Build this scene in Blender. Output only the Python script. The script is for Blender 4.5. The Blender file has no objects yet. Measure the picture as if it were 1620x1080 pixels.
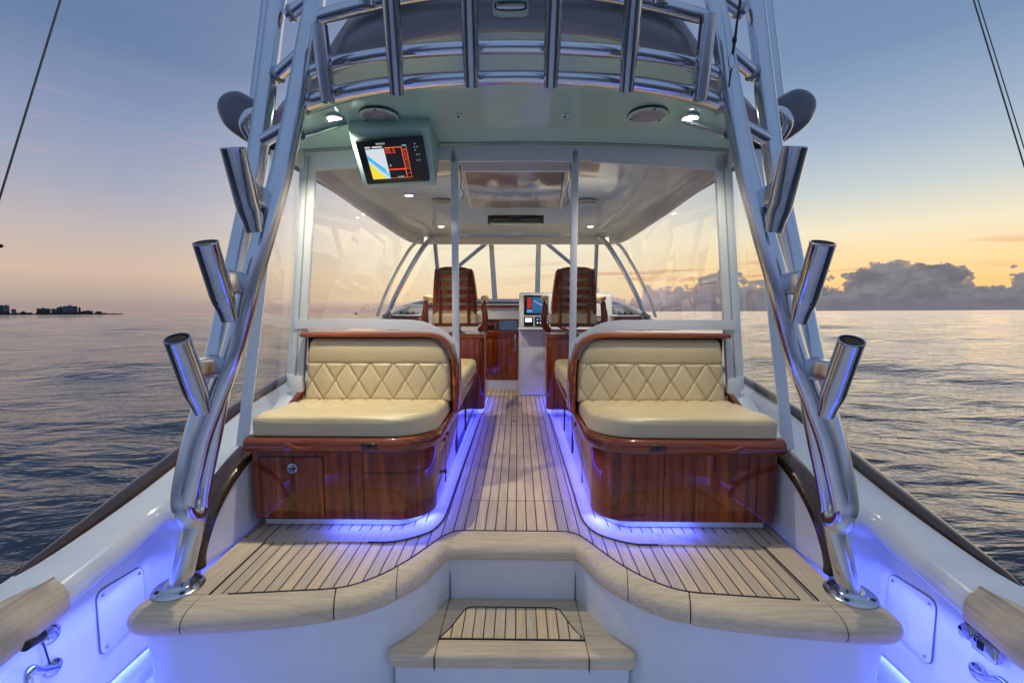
import bpy, bmesh, math, random
from mathutils import Vector, Matrix, Euler
random.seed(7)
D = bpy.data
scene = bpy.context.scene
COL = scene.collection
R_ = math.radians

# ------------------------------------------------------------------ camera (boat frame)
# boat frame: origin on the centreline of the bridge deck, X to starboard, Y to the bow, Z up
F_, CX, CY = 720.0, 810.0, 540.0                 # focal length and centre in photo pixels (1620 wide)
EYE = Vector((0.02, 0.0, 1.10))
_yaw, _pit, _rol = math.atan(9/720), math.atan(65/720), R_(0.12)
fwd = Vector((-math.sin(_yaw)*math.cos(_pit), math.cos(_yaw)*math.cos(_pit), -math.sin(_pit)))
_r = fwd.cross(Vector((0, 0, 1))).normalized(); _u = _r.cross(fwd)
rgt = _r*math.cos(_rol) + _u*math.sin(_rol); upv = _u*math.cos(_rol) - _r*math.sin(_rol)
def ray(px, py): return fwd*F_ + rgt*(px-CX) - upv*(py-CY)
def P(px, py, x=None, y=None, z=None):
    """point of the boat frame seen at photo pixel (px, py) on a known plane"""
    d = ray(px, py)
    if y is not None: t = (y-EYE.y)/d.y
    elif z is not None: t = (z-EYE.z)/d.z
    else: t = (x-EYE.x)/d.x
    return EYE + d*t
# the boat rides bow-up by a little over one degree: BOAT turns the boat frame into the level world
_n = ray(0, 497.3).cross(ray(1600, 490.3)).normalized()
if _n.z < 0: _n = -_n
BOAT = _n.rotation_difference(Vector((0, 0, 1))).to_matrix().to_4x4()
cam = D.cameras.new('Camera'); camo = D.objects.new('Camera', cam); COL.objects.link(camo)
cam.sensor_width = 36; cam.lens = 16.0; cam.clip_start = 0.05; cam.clip_end = 30000
m = Matrix((( rgt.x, upv.x, -fwd.x, EYE.x), (rgt.y, upv.y, -fwd.y, EYE.y), (rgt.z, upv.z, -fwd.z, EYE.z), (0, 0, 0, 1)))
camo.matrix_world = BOAT @ m
scene.camera = camo
scene.view_settings.view_transform = 'Standard'; scene.view_settings.look = 'None'
scene.view_settings.exposure = 0.1; scene.view_settings.gamma = 1.0
try:
    scene.cycles.max_bounces = 10; scene.cycles.transparent_max_bounces = 16
    scene.cycles.sample_clamp_indirect = 6.0
except Exception: pass

def lin(c):
    f = lambda v: (v/255/12.92 if v/255 <= .04045 else ((v/255+.055)/1.055)**2.4)
    return (f(c[0]), f(c[1]), f(c[2]), 1.0)

# ------------------------------------------------------------------ node helper
class NT:
    def __init__(s, tree): s.t = tree; s.n = tree.nodes; s.l = tree.links
    def new(s, typ, **kw):
        n = s.n.new(typ)
        for k, v in kw.items(): setattr(n, k, v)
        return n
    def put(s, sock, v):
        if isinstance(v, bpy.types.NodeSocket): s.l.new(v, sock)
        elif v is not None: sock.default_value = v
    def m(s, op, a, b=None, c=None, clamp=False):
        n = s.new('ShaderNodeMath', operation=op); n.use_clamp = clamp
        s.put(n.inputs[0], a); s.put(n.inputs[1], b); s.put(n.inputs[2], c)
        return n.outputs[0]
    def mix(s, f, a, b, blend='MIX'):
        n = s.new('ShaderNodeMix', data_type='RGBA', blend_type=blend)
        s.put(n.inputs[0], f); s.put(n.inputs[6], a); s.put(n.inputs[7], b)
        return n.outputs[2]
    def ramp(s, f, stops, interp='LINEAR'):
        n = s.new('ShaderNodeValToRGB'); r = n.color_ramp; r.interpolation = interp
        while len(r.elements) > 1: r.elements.remove(r.elements[-1])
        r.elements[0].position = stops[0][0]; r.elements[0].color = stops[0][1]
        for p, c in stops[1:]:
            e = r.elements.new(p); e.color = c
        s.put(n.inputs[0], f); return n.outputs[0]
    def noise(s, vec, scale, detail=4, rough=.5, dist=0.0, out=0):
        n = s.new('ShaderNodeTexNoise'); s.put(n.inputs['Vector'], vec)
        n.inputs['Scale'].default_value = scale; n.inputs['Detail'].default_value = detail
        n.inputs['Roughness'].default_value = rough; n.inputs['Distortion'].default_value = dist
        return n.outputs[out]
    def comb(s, x, y, z):
        n = s.new('ShaderNodeCombineXYZ'); s.put(n.inputs[0], x); s.put(n.inputs[1], y); s.put(n.inputs[2], z)
        return n.outputs[0]
    def mapping(s, vec, loc=(0,0,0), rot=(0,0,0), scale=(1,1,1)):
        n = s.new('ShaderNodeMapping'); s.put(n.inputs[0], vec)
        n.inputs[1].default_value = loc; n.inputs[2].default_value = rot; n.inputs[3].default_value = scale
        return n.outputs[0]
    def smooth(s, v, a, b):
        n = s.new('ShaderNodeMapRange', interpolation_type='SMOOTHSTEP')
        s.put(n.inputs[0], v); n.inputs[1].default_value = a; n.inputs[2].default_value = b
        return n.outputs[0]

# ------------------------------------------------------------------ world: dusk sky with a low cloud bank
W = D.worlds.new('World'); scene.world = W; W.use_nodes = True
t = NT(W.node_tree); t.n.clear()
tc = t.new('ShaderNodeTexCoord'); sep = t.new('ShaderNodeSeparateXYZ'); t.l.new(tc.outputs['Generated'], sep.inputs[0])
X, Y, Z = sep.outputs
el = t.m('MULTIPLY', t.m('ARCSINE', Z), 57.2958)             # degrees above the horizon
az = t.m('MULTIPLY', t.m('ARCTAN2', X, Y), 57.2958)           # 0 = ahead, + to starboard
e01 = t.m('DIVIDE', t.m('MAXIMUM', el, 0.0), 90.0)
def stops(l): return [(e/90.0, lin(c)) for e, c in l]
left = t.ramp(e01, stops([(0, (146,136,136)), (1.6, (178,160,150)), (4, (208,182,162)), (7.5, (192,180,176)), (12, (162,166,184)), (18, (134,148,180)), (24, (104,126,162)), (34, (96,118,156)), (50, (120,140,172)), (90, (150,165,190))]))
right = t.ramp(e01, stops([(0, (232,190,150)), (2.5, (255,206,134)), (5.0, (252,220,164)), (8, (240,228,196)), (12, (196,206,206)), (17, (158,176,198)), (24, (118,144,178)), (34, (104,130,166)), (50, (124,144,174)), (90, (150,165,190))]))
mid = t.ramp(e01, stops([(0, (246,204,176)), (2.5, (255,224,176)), (6, (255,240,204)), (10, (255,242,220)), (16, (212,210,214)), (24, (150,160,190)), (34, (116,134,168)), (50, (124,144,174)), (90, (150,165,190))]))
sky = t.mix(t.smooth(az, -42, -6), left, mid)
sky = t.mix(t.smooth(az, 6, 30), sky, right)
back = t.ramp(e01, stops([(0, (112,130,166)), (12, (134,152,190)), (30, (124,148,184)), (90, (140,162,194))]))
aaz = t.m('ABSOLUTE', az)
sky = t.mix(t.smooth(aaz, 70, 130), sky, back)
# high thin streaks on the port side, pinkish
v2 = t.comb(t.m('MULTIPLY', az, 0.035), t.m('MULTIPLY', el, 0.16), 0.0)
w1 = t.noise(t.mapping(v2, rot=(0,0,0.35), scale=(1,3,1)), 1.6, 6, .62, 1.2)
band = t.m('MULTIPLY', t.smooth(el, 8, 13), t.m('SUBTRACT', 1.0, t.smooth(el, 17, 21)))
wf = t.m('MULTIPLY', t.m('MULTIPLY', t.smooth(w1, .57, .74), band), .5)
wf = t.m('MULTIPLY', wf, t.m('SUBTRACT', 1.0, t.smooth(az, -30, -20)))
sky = t.mix(wf, sky, lin((214,160,160)))
# faint high cirrus everywhere
w2 = t.noise(t.mapping(v2, loc=(4,1,0), rot=(0,0,-.2), scale=(.6,1.6,1)), 2.0, 5, .6, .6)
sky = t.mix(t.m('MULTIPLY', t.smooth(w2, .45, .75), .05), sky, lin((190,190,205)))
# orange streaks over the bank to starboard
v3 = t.comb(t.m('MULTIPLY', az, 0.06), t.m('MULTIPLY', el, 1.1), 3.0)
w3 = t.noise(v3, 1.0, 4, .55, .8)
of = t.m('MULTIPLY', t.smooth(w3, .50, .66), t.m('MULTIPLY', t.smooth(el, 2.2, 3.6), t.m('SUBTRACT', 1.0, t.smooth(el, 5.2, 7.0))))
sky = t.mix(t.m('MULTIPLY', of, t.m('MULTIPLY', t.smooth(az, -8, 12), .6)), sky, lin((224,146,104)))
# cumulus bank: a skyline height per azimuth, broken by billows
va = t.comb(t.m('MULTIPLY', az, 0.115), 0.0, 9.3)
hb = t.noise(va, 1.0, 2, .5)
vb = t.comb(t.m('MULTIPLY', az, 0.22), t.m('MULTIPLY', el, 0.26), 1.7)
bl = t.noise(vb, 1.25, 8, .60, .15)
vo = t.new('ShaderNodeTexVoronoi', feature='SMOOTH_F1'); t.put(vo.inputs['Vector'], t.comb(t.m('MULTIPLY', az, 1.25), t.m('MULTIPLY', el, 1.5), 0.0)); vo.inputs['Scale'].default_value = 1.0; vo.inputs['Smoothness'].default_value = .35
puff = t.m('SUBTRACT', .45, vo.outputs['Distance'])
sb = t.m('MULTIPLY', t.smooth(az, -14, 26), 3.3)                     # taller to starboard
near = t.smooth(t.m('ABSOLUTE', t.m('SUBTRACT', az, 41.5)), 6.0, 0.0)  # the tower of cloud
hgt = t.m('ADD', t.m('ADD', t.m('MULTIPLY', t.m('SUBTRACT', hb, .38), 6.0), t.m('MULTIPLY', sb, .80)), t.m('MULTIPLY', near, 2.0))
hgt = t.m('ADD', hgt, t.m('MULTIPLY', t.m('SUBTRACT', bl, .5), 9.5))
hgt = t.m('ADD', hgt, t.m('MULTIPLY', puff, 1.2))
cm = t.smooth(t.m('SUBTRACT', hgt, el), 0.0, 0.22)
cm = t.m('MULTIPLY', cm, t.smooth(az, -15, -1))
rim = t.smooth(t.m('SUBTRACT', hgt, el), 0.75, 0.05)
shade = t.noise(t.comb(t.m('MULTIPLY', az, .35), t.m('MULTIPLY', el, .7), 5.0), 1.3, 6, .6)
cb = t.mix(t.smooth(shade, .35, .68), lin((86,97,114)), lin((122,125,137)))
cb = t.mix(t.m('MULTIPLY', rim, .5), cb, lin((196,160,140)))
cb = t.mix(t.smooth(t.m('ABSOLUTE', t.m('SUBTRACT', az, 4.0)), 24, 6), cb, lin((186,166,170)))
sky = t.mix(t.m('MULTIPLY', cm, .93), sky, cb)
# low grey-mauve band at the horizon
hz = t.m('MULTIPLY', t.smooth(t.m('ADD', el, t.m('MULTIPLY', bl, 1.1)), 2.1, 1.0), t.m('SUBTRACT', 1.0, t.smooth(aaz, 60, 90)))
sky = t.mix(t.m('MULTIPLY', hz, .72), sky, t.mix(t.smooth(az, -10, 25), lin((170,146,144)), lin((116,112,126))))
# below the horizon
sky = t.mix(t.smooth(el, 0.0, -0.6), sky, lin((70,84,110)))
bg = t.new('ShaderNodeBackground'); t.put(bg.inputs[0], sky); bg.inputs[1].default_value = 1.0
wo = t.new('ShaderNodeOutputWorld'); t.l.new(bg.outputs[0], wo.inputs[0])

# ------------------------------------------------------------------ sun (behind the cloud bank, very weak and soft)
sl = D.lights.new('Sun', 'SUN'); sl.energy = 0.30; sl.angle = R_(50); sl.color = (1.0, .78, .58)
so = D.objects.new('Sun', sl); COL.objects.link(so)
so.rotation_euler = Vector((-math.sin(R_(38)), -math.cos(R_(38)), -math.tan(R_(9)))).to_track_quat('-Z', 'Y').to_euler()

# ------------------------------------------------------------------ lamps that burn in the place, and an added wall fill
BOATLAMPS = []
def lamp(kind, name, loc, energy, color, aim=(0, 0, -1), **kw):
    l = D.lights.new(name, kind); l.energy = energy; l.color = color
    for k, v in kw.items(): setattr(l, k, v)
    o = D.objects.new(name, l); COL.objects.link(o); o.location = loc
    zz = -Vector(aim).normalized(); yy = Vector((0, 1, 0)) if abs(zz.y) < .4 else Vector((0, 0, 1)); yy = (yy - zz*yy.dot(zz)).normalized(); xx = yy.cross(zz)
    o.rotation_euler = Matrix((xx, yy, zz)).transposed().to_euler(); BOATLAMPS.append(o); return o
BLUE = (.045, .075, 1.0)
for s in (-1, 1):
    # LED tape under the seat lockers: aft face, aisle side, helm boxes
    lamp('AREA', 'led_tape_or_fill', (s*.68, 2.115, .052), 1.3, BLUE, (0, -.8, -1), shape='RECTANGLE', size=.36, size_y=.02)
    lamp('AREA', 'led_tape_or_fill', (s*.408, 3.25, .054), 5.0, (.022,.040,1), (-s*.9, 0, -1), shape='RECTANGLE', size=.02, size_y=1.9)
    lamp('AREA', 'led_tape_or_fill', (s*.45, 2.20, .045), 1.0, BLUE, (-s*.6, -.6, -1), shape='RECTANGLE', size=.14, size_y=.05)
    lamp('AREA', 'led_tape_or_fill', (s*.36, 4.75, .072), 2.4, BLUE, (-s*.1, 0, -1), shape='RECTANGLE', size=.02, size_y=.7)
    # LED tape under the cockpit coaming; the third lamp is an added fill
    lamp('AREA', 'led_tape_or_fill', (s*1.485, 1.22, -.02), 2.3, (.08,.12,1), (s*.35, 0, -1), shape='RECTANGLE', size=.03, size_y=1.25)
    lamp('AREA', 'led_tape_or_fill', (s*1.60, 1.45, -.43), 4, BLUE, (-s*.35, 0, -1), shape='RECTANGLE', size=.03, size_y=1.3)
    lamp('AREA', 'led_tape_or_fill', (s*1.36, 1.62, -.30), 1.7, (.14,.18,1), (s*1.0, .1, .35), shape='RECTANGLE', size=.25, size_y=.9)  # broad fill added to light the panel wall, no tape at this spot

# ------------------------------------------------------------------ materials
MATS = {}
def mat(name, base=(.8,.8,.8), rough=.4, metal=0.0, coat=0.0, fn=None, spec=None, emit=None, estr=0.0):
    if name in MATS: return MATS[name]
    m = D.materials.new(name); m.use_nodes = True; t = NT(m.node_tree)
    b = t.n['Principled BSDF']
    b.inputs['Base Color'].default_value = (*base, 1) if len(base) == 3 else base
    b.inputs['Roughness'].default_value = rough; b.inputs['Metallic'].default_value = metal
    b.inputs['Coat Weight'].default_value = coat; b.inputs['Coat Roughness'].default_value = .04
    if spec is not None: b.inputs['Specular IOR Level'].default_value = spec
    if emit: b.inputs['Emission Color'].default_value = (*emit, 1); b.inputs['Emission Strength'].default_value = estr
    if fn: fn(t, b)
    MATS[name] = m; return m
def objc(t):
    g = t.new('ShaderNodeNewGeometry'); return g
def pos(t):
    """boat-frame position (objects keep their mesh in boat axes)"""
    return t.new('ShaderNodeTexCoord').outputs['Object']
def bump(t, b, h, strength, dist=.002, sock='Normal'):
    n = t.new('ShaderNodeBump'); n.inputs['Strength'].default_value = strength; n.inputs['Distance'].default_value = dist
    t.put(n.inputs['Height'], h); t.l.new(n.outputs[0], b.inputs[sock])

def f_gel(t, b):
    p = pos(t)
    n = t.noise(p, 3.0, 5, .6); n2 = t.noise(p, 40, 3, .6)
    t.put(b.inputs['Base Color'], t.mix(t.smooth(n, .35, .7), (.74,.76,.78,1), (.80,.81,.82,1)))
    sp = t.noise(p, 14, 6, .7, .6)
    t.put(b.inputs['Roughness'], t.m('ADD', .12, t.m('ADD', t.m('MULTIPLY', n, .12), t.m('MULTIPLY', t.smooth(sp, .55, .7), .14))))
    bump(t, b, t.m('ADD', t.m('MULTIPLY', n2, .3), t.m('MULTIPLY', t.noise(p, 2.4, 2, .5), 6.0)), .10, .002)
gel = mat('white_gelcoat', rough=.2, coat=.4, fn=f_gel)
def f_top(t, b):
    p = pos(t); n = t.noise(p, 2.2, 4, .55)
    t.put(b.inputs['Base Color'], t.mix(n, (.38,.64,.52,1), (.44,.70,.58,1)))
    t.put(b.inputs['Roughness'], t.m('ADD', .14, t.m('MULTIPLY', n, .08)))
    bump(t, b, t.noise(p, 5, 2, .5), .04, .01)
topmat = mat('seafoam_gelcoat', rough=.2, coat=1.0, fn=f_top)
def f_podm(t, b):
    p = pos(t); n = t.noise(p, 60, 3, .6)
    t.put(b.inputs['Base Color'], t.mix(n, (.44,.70,.58,1), (.48,.74,.62,1))); bump(t, b, n, .05, .001)
podmat = mat('seafoam_satin', rough=.45, fn=f_podm)
def f_fascia(t, b):
    p = pos(t); n = t.noise(p, 2.2, 4, .55)
    t.put(b.inputs['Base Color'], t.mix(n, (.30,.31,.35,1), (.38,.39,.43,1)))
    t.put(b.inputs['Roughness'], t.m('ADD', .12, t.m('MULTIPLY', n, .12)))
fascia_m = mat('grey_gelcoat', rough=.18, coat=.5, fn=f_fascia)

def teak(name, axis, planks, light=(.77,.615,.415), dark=(.57,.435,.275), pitch=.0502, off=.0157):
    """weathered teak; grain runs along axis ('x' or 'y'); planks adds black caulk seams every pitch"""
    def fn(t, b):
        p = pos(t)
        sp = t.new('ShaderNodeSeparateXYZ'); t.l.new(p, sp.inputs[0])
        across = sp.outputs[0] if axis == 'y' else sp.outputs[1]
        along = sp.outputs[1] if axis == 'y' else sp.outputs[0]
        q = t.m('DIVIDE', t.m('SUBTRACT', across, off), pitch)
        idx = t.m('FLOOR', q)
        wn = t.new('ShaderNodeTexWhiteNoise', noise_dimensions='1D'); t.put(wn.inputs['W'], idx if planks else 3.0)
        sh = t.m('MULTIPLY', wn.outputs[0], 9.0) if planks else 0.0
        vec = t.comb(t.m('MULTIPLY', across, 1.0), t.m('ADD', t.m('MULTIPLY', along, .05), sh), t.m('MULTIPLY', sp.outputs[2], 1.0))
        g1 = t.noise(vec, 95, 5, .65, .35)
        g2 = t.noise(vec, 320, 3, .7)
        vec2 = t.comb(across, t.m('ADD', t.m('MULTIPLY', along, .3), sh), sp.outputs[2])
        g3 = t.noise(vec2, 7, 4, .6, .5)
        c = t.mix(t.smooth(g1, .30, .72), (*dark, 1), (*light, 1))
        c = t.mix(t.m('MULTIPLY', t.smooth(g2, .45, .75), .30), c, (dark[0]*.8, dark[1]*.8, dark[2]*.8, 1))
        c = t.mix(t.m('MULTIPLY', t.smooth(g3, .35, .75), .35), c, (light[0]*1.12, light[1]*1.12, light[2]*1.08, 1))
        if planks:
            v = t.m('ADD', .88, t.m('MULTIPLY', wn.outputs[0], .20))
            hs = t.new('ShaderNodeHueSaturation'); t.put(hs.inputs['Value'], v); t.put(hs.inputs['Color'], c)
            t.put(hs.inputs['Saturation'], t.m('ADD', .95, t.m('MULTIPLY', wn.outputs[0], .25)))
            c = hs.outputs[0]
            fr = t.m('FRACT', q)
            d = t.m('MINIMUM', fr, t.m('SUBTRACT', 1.0, fr))
            seam = t.smooth(d, .062, .046)
            c = t.mix(seam, c, (.012,.012,.014,1))
            hgt_ = t.m('SUBTRACT', t.m('MULTIPLY', g1, .3), t.m('MULTIPLY', seam, .8))
        else: hgt_ = t.m('MULTIPLY', g1, .3)
        # knots and footworn stains
        st = t.noise(p, 2.3, 5, .6)
        c = t.mix(t.m('MULTIPLY', t.smooth(st, .55, .75), .22), c, (.25,.20,.16,1))
        t.put(b.inputs['Base Color'], c)
        t.put(b.inputs['Roughness'], t.m('ADD', .42, t.m('MULTIPLY', g1, .25)))
        bump(t, b, hgt_, .5, .0012)
    return mat(name, rough=.55, fn=fn)
teak_deck = teak('teak_planks', 'y', True)
teak_x = teak('teak_grain_across', 'x', False)
teak_y = teak('teak_grain_along', 'y', False)
teak_step = teak('teak_step_planks', 'y', True, pitch=.0445, off=.0157)
caulk = mat('black_caulk', (.012,.012,.014), .6)

def mahog(name, axis):
    def fn(t, b):
        p = pos(t)
        sc = {'z': (1,1,.05), 'x': (.05,1,1), 'y': (1,.05,1)}[axis]
        v = t.mapping(p, scale=sc)
        g = t.noise(v, 17, 6, .55, 1.4); g2 = t.noise(v, 150, 3, .7, .3); g3 = t.noise(t.mapping(p, scale=tuple(max(a, .15) for a in sc)), 4, 3, .55, .4)
        c = t.ramp(g, [(.28, (.060,.007,.002,1)), (.44, (.19,.027,.004,1)), (.60, (.36,.062,.006,1)), (.78, (.56,.13,.014,1))])
        c = t.mix(t.m('MULTIPLY', t.smooth(g2, .45, .8), .45), c, (.05,.010,.004,1))
        c = t.mix(t.m('MULTIPLY', t.smooth(g3, .4, .7), .4), c, (.09,.016,.006,1))
        t.put(b.inputs['Base Color'], c)
        b.inputs['Coat Roughness'].default_value = .015; b.inputs['Coat IOR'].default_value = 1.55
    return mat(name, rough=.35, coat=1.0, spec=.2, fn=fn)
mah_z = mahog('varnished_mahogany_upright', 'z'); mah_x = mahog('varnished_mahogany_athwart', 'x'); mah_y = mahog('varnished_mahogany_along', 'y')
def f_cap(t, b):
    p = pos(t); g = t.noise(t.mapping(p, scale=(1,.06,1)), 40, 5, .6, .6)
    t.put(b.inputs['Base Color'], t.ramp(g, [(.3, (.022,.009,.004,1)), (.7, (.075,.032,.010,1))]))
capw = mat('varnished_brown_teak', rough=.25, coat=.45, fn=f_cap)

def f_leather(t, b):
    p = pos(t); n = t.noise(p, 5, 3, .5)
    vo = t.new('ShaderNodeTexVoronoi'); t.l.new(p, vo.inputs['Vector']); vo.inputs['Scale'].default_value = 420
    w = t.noise(p, 22, 3, .6, .6)
    t.put(b.inputs['Base Color'], t.mix(n, (.66,.52,.29,1), (.74,.60,.35,1)))
    t.put(b.inputs['Roughness'], t.m('ADD', .33, t.m('MULTIPLY', n, .14)))
    bump(t, b, t.m('ADD', t.m('MULTIPLY', vo.outputs['Distance'], .25), t.m('MULTIPLY', w, 1.1)), .35, .0016)
leather = mat('cream_vinyl', rough=.38, fn=f_leather)
def f_alu(t, b):
    p = pos(t); n = t.noise(p, 9, 4, .6); n2 = t.noise(p, 160, 2, .5)
    t.put(b.inputs['Base Color'], t.mix(n, (.56,.60,.66,1), (.68,.71,.77,1)))
    t.put(b.inputs['Roughness'], t.m('ADD', .14, t.m('ADD', t.m('MULTIPLY', t.smooth(n, .4, .7), .07), t.m('MULTIPLY', n2, .05))))
alu = mat('anodised_aluminium', (.72,.75,.80), .2, 1.0, fn=f_alu)
def f_chr(t, b):
    p = pos(t); n = t.noise(p, 14, 4, .6)
    t.put(b.inputs['Base Color'], t.mix(n, (.36,.39,.45,1), (.50,.53,.59,1)))
    t.put(b.inputs['Roughness'], t.m('ADD', .035, t.m('MULTIPLY', n, .05)))
chrome = mat('polished_steel', (.6,.62,.66), .08, 1.0, fn=f_chr)
weld = mat('weld_bead', (.32,.34,.38), .38, 1.0)
black = mat('black_plastic', (.012,.012,.013), .3)
blackm = mat('matt_black', (.008,.008,.009), .8)
rubber = mat('black_rubber', (.02,.02,.02), .6)
def f_fab(t, b):
    p = pos(t); n = t.noise(p, 3, 4, .6); w = t.noise(p, 700, 1, .5); fo = t.noise(t.mapping(p, scale=(1,1,.35)), 16, 3, .5, .4)
    t.put(b.inputs['Base Color'], t.mix(n, (.70,.74,.73,1), (.78,.81,.82,1)))
    bump(t, b, t.m('ADD', t.m('MULTIPLY', w, .06), fo), .30, .004)
fabric = mat('white_canvas', rough=.6, fn=f_fab)
whitep = mat('white_paint', (.74,.77,.79), .3, coat=.2)
zipm = mat('zip_tape', (.42,.45,.38), .6)
spk_m = mat('grey_speaker_cone', (.36,.34,.36), .5)
brown_s = mat('dark_grey_joint', (.10,.10,.12), .5)  # dark grey for deck and ceiling joints
def f_glass(t, b):
    out = t.n['Material Output']; t.n.remove(b)
    tr = t.new('ShaderNodeBsdfTransparent'); tr.inputs[0].default_value = (.992,.992,.99,1)
    gl = t.new('ShaderNodeBsdfGlossy'); gl.inputs[0].default_value = (1,1,1,1); gl.inputs['Roughness'].default_value = .015
    fr = t.new('ShaderNodeFresnel'); fr.inputs[0].default_value = 1.42
    p = pos(t); n = t.noise(t.mapping(p, scale=(1,1,.5)), 1.6, 2, .5)
    bn = t.new('ShaderNodeBump'); bn.inputs['Strength'].default_value = .02; bn.inputs['Distance'].default_value = .05; t.put(bn.inputs['Height'], n)
    t.l.new(bn.outputs[0], gl.inputs['Normal'])
    # wipe marks on the vinyl: a very thin diffuse film
    df = t.new('ShaderNodeBsdfDiffuse'); df.inputs[0].default_value = (.8,.8,.8,1)
    f1 = t.m('MULTIPLY', fr.outputs[0], .17)
    mx = t.new('ShaderNodeMixShader'); t.put(mx.inputs[0], f1); t.l.new(tr.outputs[0], mx.inputs[1]); t.l.new(gl.outputs[0], mx.inputs[2])
    mx2 = t.new('ShaderNodeMixShader'); t.put(mx2.inputs[0], t.m('ADD', .004, t.m('MULTIPLY', t.smooth(t.noise(p, 3, 4, .6), .5, .8), .010))); t.l.new(mx.outputs[0], mx2.inputs[1]); t.l.new(df.outputs[0], mx2.inputs[2])
    t.l.new(mx2.outputs[0], out.inputs[0])
clear = mat('clear_vinyl', fn=f_glass)
mirror = mat('dark_glass', (.42,.46,.45), .05, 1.0)
pale_pane = mat('sky_reflection_pane', (.50,.54,.53), .14, .55)  # smoked hatch glass, sky reflection put in as a paler base colour
gasket_m = mat('grey_gasket', (.16,.16,.20), .5)
wing_m = mat('backlit_grey_gelcoat', (.13,.135,.17), .25, coat=.3)  # the wing's backlit shade is put into this darker grey
led_m = mat('warm_led', emit=(1, .98, .86), estr=28)
blue_m = mat('blue_led', emit=(.12, .2, 1), estr=1.6)
def em(name, c, s): return mat(name, (0,0,0), .5, emit=lin(c)[:3], estr=s)

# ------------------------------------------------------------------ mesh builder
MIRROR = [False]
class MB:
    def __init__(s): s.v = []; s.f = []; s.mi = []; s.cur = 0
    def add(s, vs, fs):
        o = len(s.v); s.v += [Vector(v) for v in vs]; s.f += [tuple(i+o for i in f) for f in fs]; s.mi += [s.cur]*len(fs); return s
    def box(s, x0, x1, y0, y1, z0, z1, bev=0, seg=2):
        return s.hexa([(x0,y0,z0),(x1,y0,z0),(x1,y1,z0),(x0,y1,z0),(x0,y0,z1),(x1,y0,z1),(x1,y1,z1),(x0,y1,z1)], bev, seg)
    def hexa(s, c, bev=0, seg=2):
        fs = [(0,3,2,1),(4,5,6,7),(0,1,5,4),(1,2,6,5),(2,3,7,6),(3,0,4,7)]
        if bev: return s.bev(c, fs, bev, seg)
        return s.add(c, fs)
    def bev(s, vs, fs, bev, seg=2, ang=0.5):
        bm = bmesh.new(); bv = [bm.verts.new(Vector(v)) for v in vs]
        for f in fs:
            try: bm.faces.new([bv[i] for i in f])
            except ValueError: pass
        bmesh.ops.recalc_face_normals(bm, faces=bm.faces)
        es = [e for e in bm.edges if len(e.link_faces) == 2 and e.calc_face_angle(0) > ang]
        bmesh.ops.bevel(bm, geom=es, offset=bev, segments=seg, affect='EDGES', profile=.5, clamp_overlap=True)
        bm.verts.index_update()
        s.add([v.co.copy() for v in bm.verts], [tuple(v.index for v in f.verts) for f in bm.faces]); bm.free(); return s
    def prism(s, poly, a, b, axis='z', bev=0, seg=2, ang=.5):
        """poly of 2D points extruded from a to b along axis"""
        def mk(p, h):
            return {'z': (p[0], p[1], h), 'y': (p[0], h, p[1]), 'x': (h, p[0], p[1])}[axis]
        n = len(poly); vs = [mk(p, a) for p in poly] + [mk(p, b) for p in poly]
        fs = [tuple(range(n))[::-1], tuple(range(n, 2*n))] + [(i, (i+1) % n, (i+1) % n + n, i+n) for i in range(n)]
        if bev: return s.bev(vs, fs, bev, seg, ang)
        return s.add(vs, fs)
    def loft(s, secs, closed=True, caps=True):
        n = len(secs[0]); vs = [p for q in secs for p in q]; fs = []
        for i in range(len(secs)-1):
            for j in range(n if closed else n-1):
                k = (j+1) % n; fs.append((i*n+j, i*n+k, (i+1)*n+k, (i+1)*n+j))
        if caps and closed: fs += [tuple(range(n))[::-1], tuple((len(secs)-1)*n+j for j in range(n))]
        return s.add(vs, fs)
    def tube(s, pts, r, n=20, caps=True, sub=8, sx=1.0, sy=1.0):
        pts = [Vector(p) for p in pts]; rs = r if isinstance(r, (list, tuple)) else [r]*len(pts)
        if sub > 1 and len(pts) > 2: pts, rs = spline(pts, rs, sub)
        secs = []; t0 = (pts[1]-pts[0]).normalized()
        ref = Vector((0,0,1)) if abs(t0.z) < .9 else Vector((0,1,0))
        nx = t0.cross(ref).normalized()
        for i, p in enumerate(pts):
            tg = (pts[min(i+1, len(pts)-1)] - pts[max(i-1, 0)]).normalized()
            nx = (nx - tg*nx.dot(tg)).normalized(); ny = tg.cross(nx)
            secs.append([p + nx*(math.cos(a)*rs[i]*sx) + ny*(math.sin(a)*rs[i]*sy) for a in (2*math.pi*k/n for k in range(n))])
        return s.loft(secs, True, caps)
    def lathe(s, prof, n=32, c=(0,0,0), axis=(0,0,1), ang=2*math.pi):
        """prof: list of (r, h) from bottom to top"""
        q = Vector((0,0,1)).rotation_difference(Vector(axis).normalized()); c = Vector(c)
        secs = [[c + q @ Vector((math.cos(2*math.pi*k/n)*r, math.sin(2*math.pi*k/n)*r, h)) for k in range(n)] for r, h in prof]
        return s.loft(secs, True, True)
    def ball(s, c, r, sc=(1,1,1), n=16):
        c = Vector(c); secs = []
        for i in range(1, n):
            a = math.pi*i/n
            secs.append([c + Vector((math.sin(a)*math.cos(2*math.pi*k/n)*r*sc[0], math.sin(a)*math.sin(2*math.pi*k/n)*r*sc[1], -math.cos(a)*r*sc[2])) for k in range(n)])
        return s.loft(secs, True, True)
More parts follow.
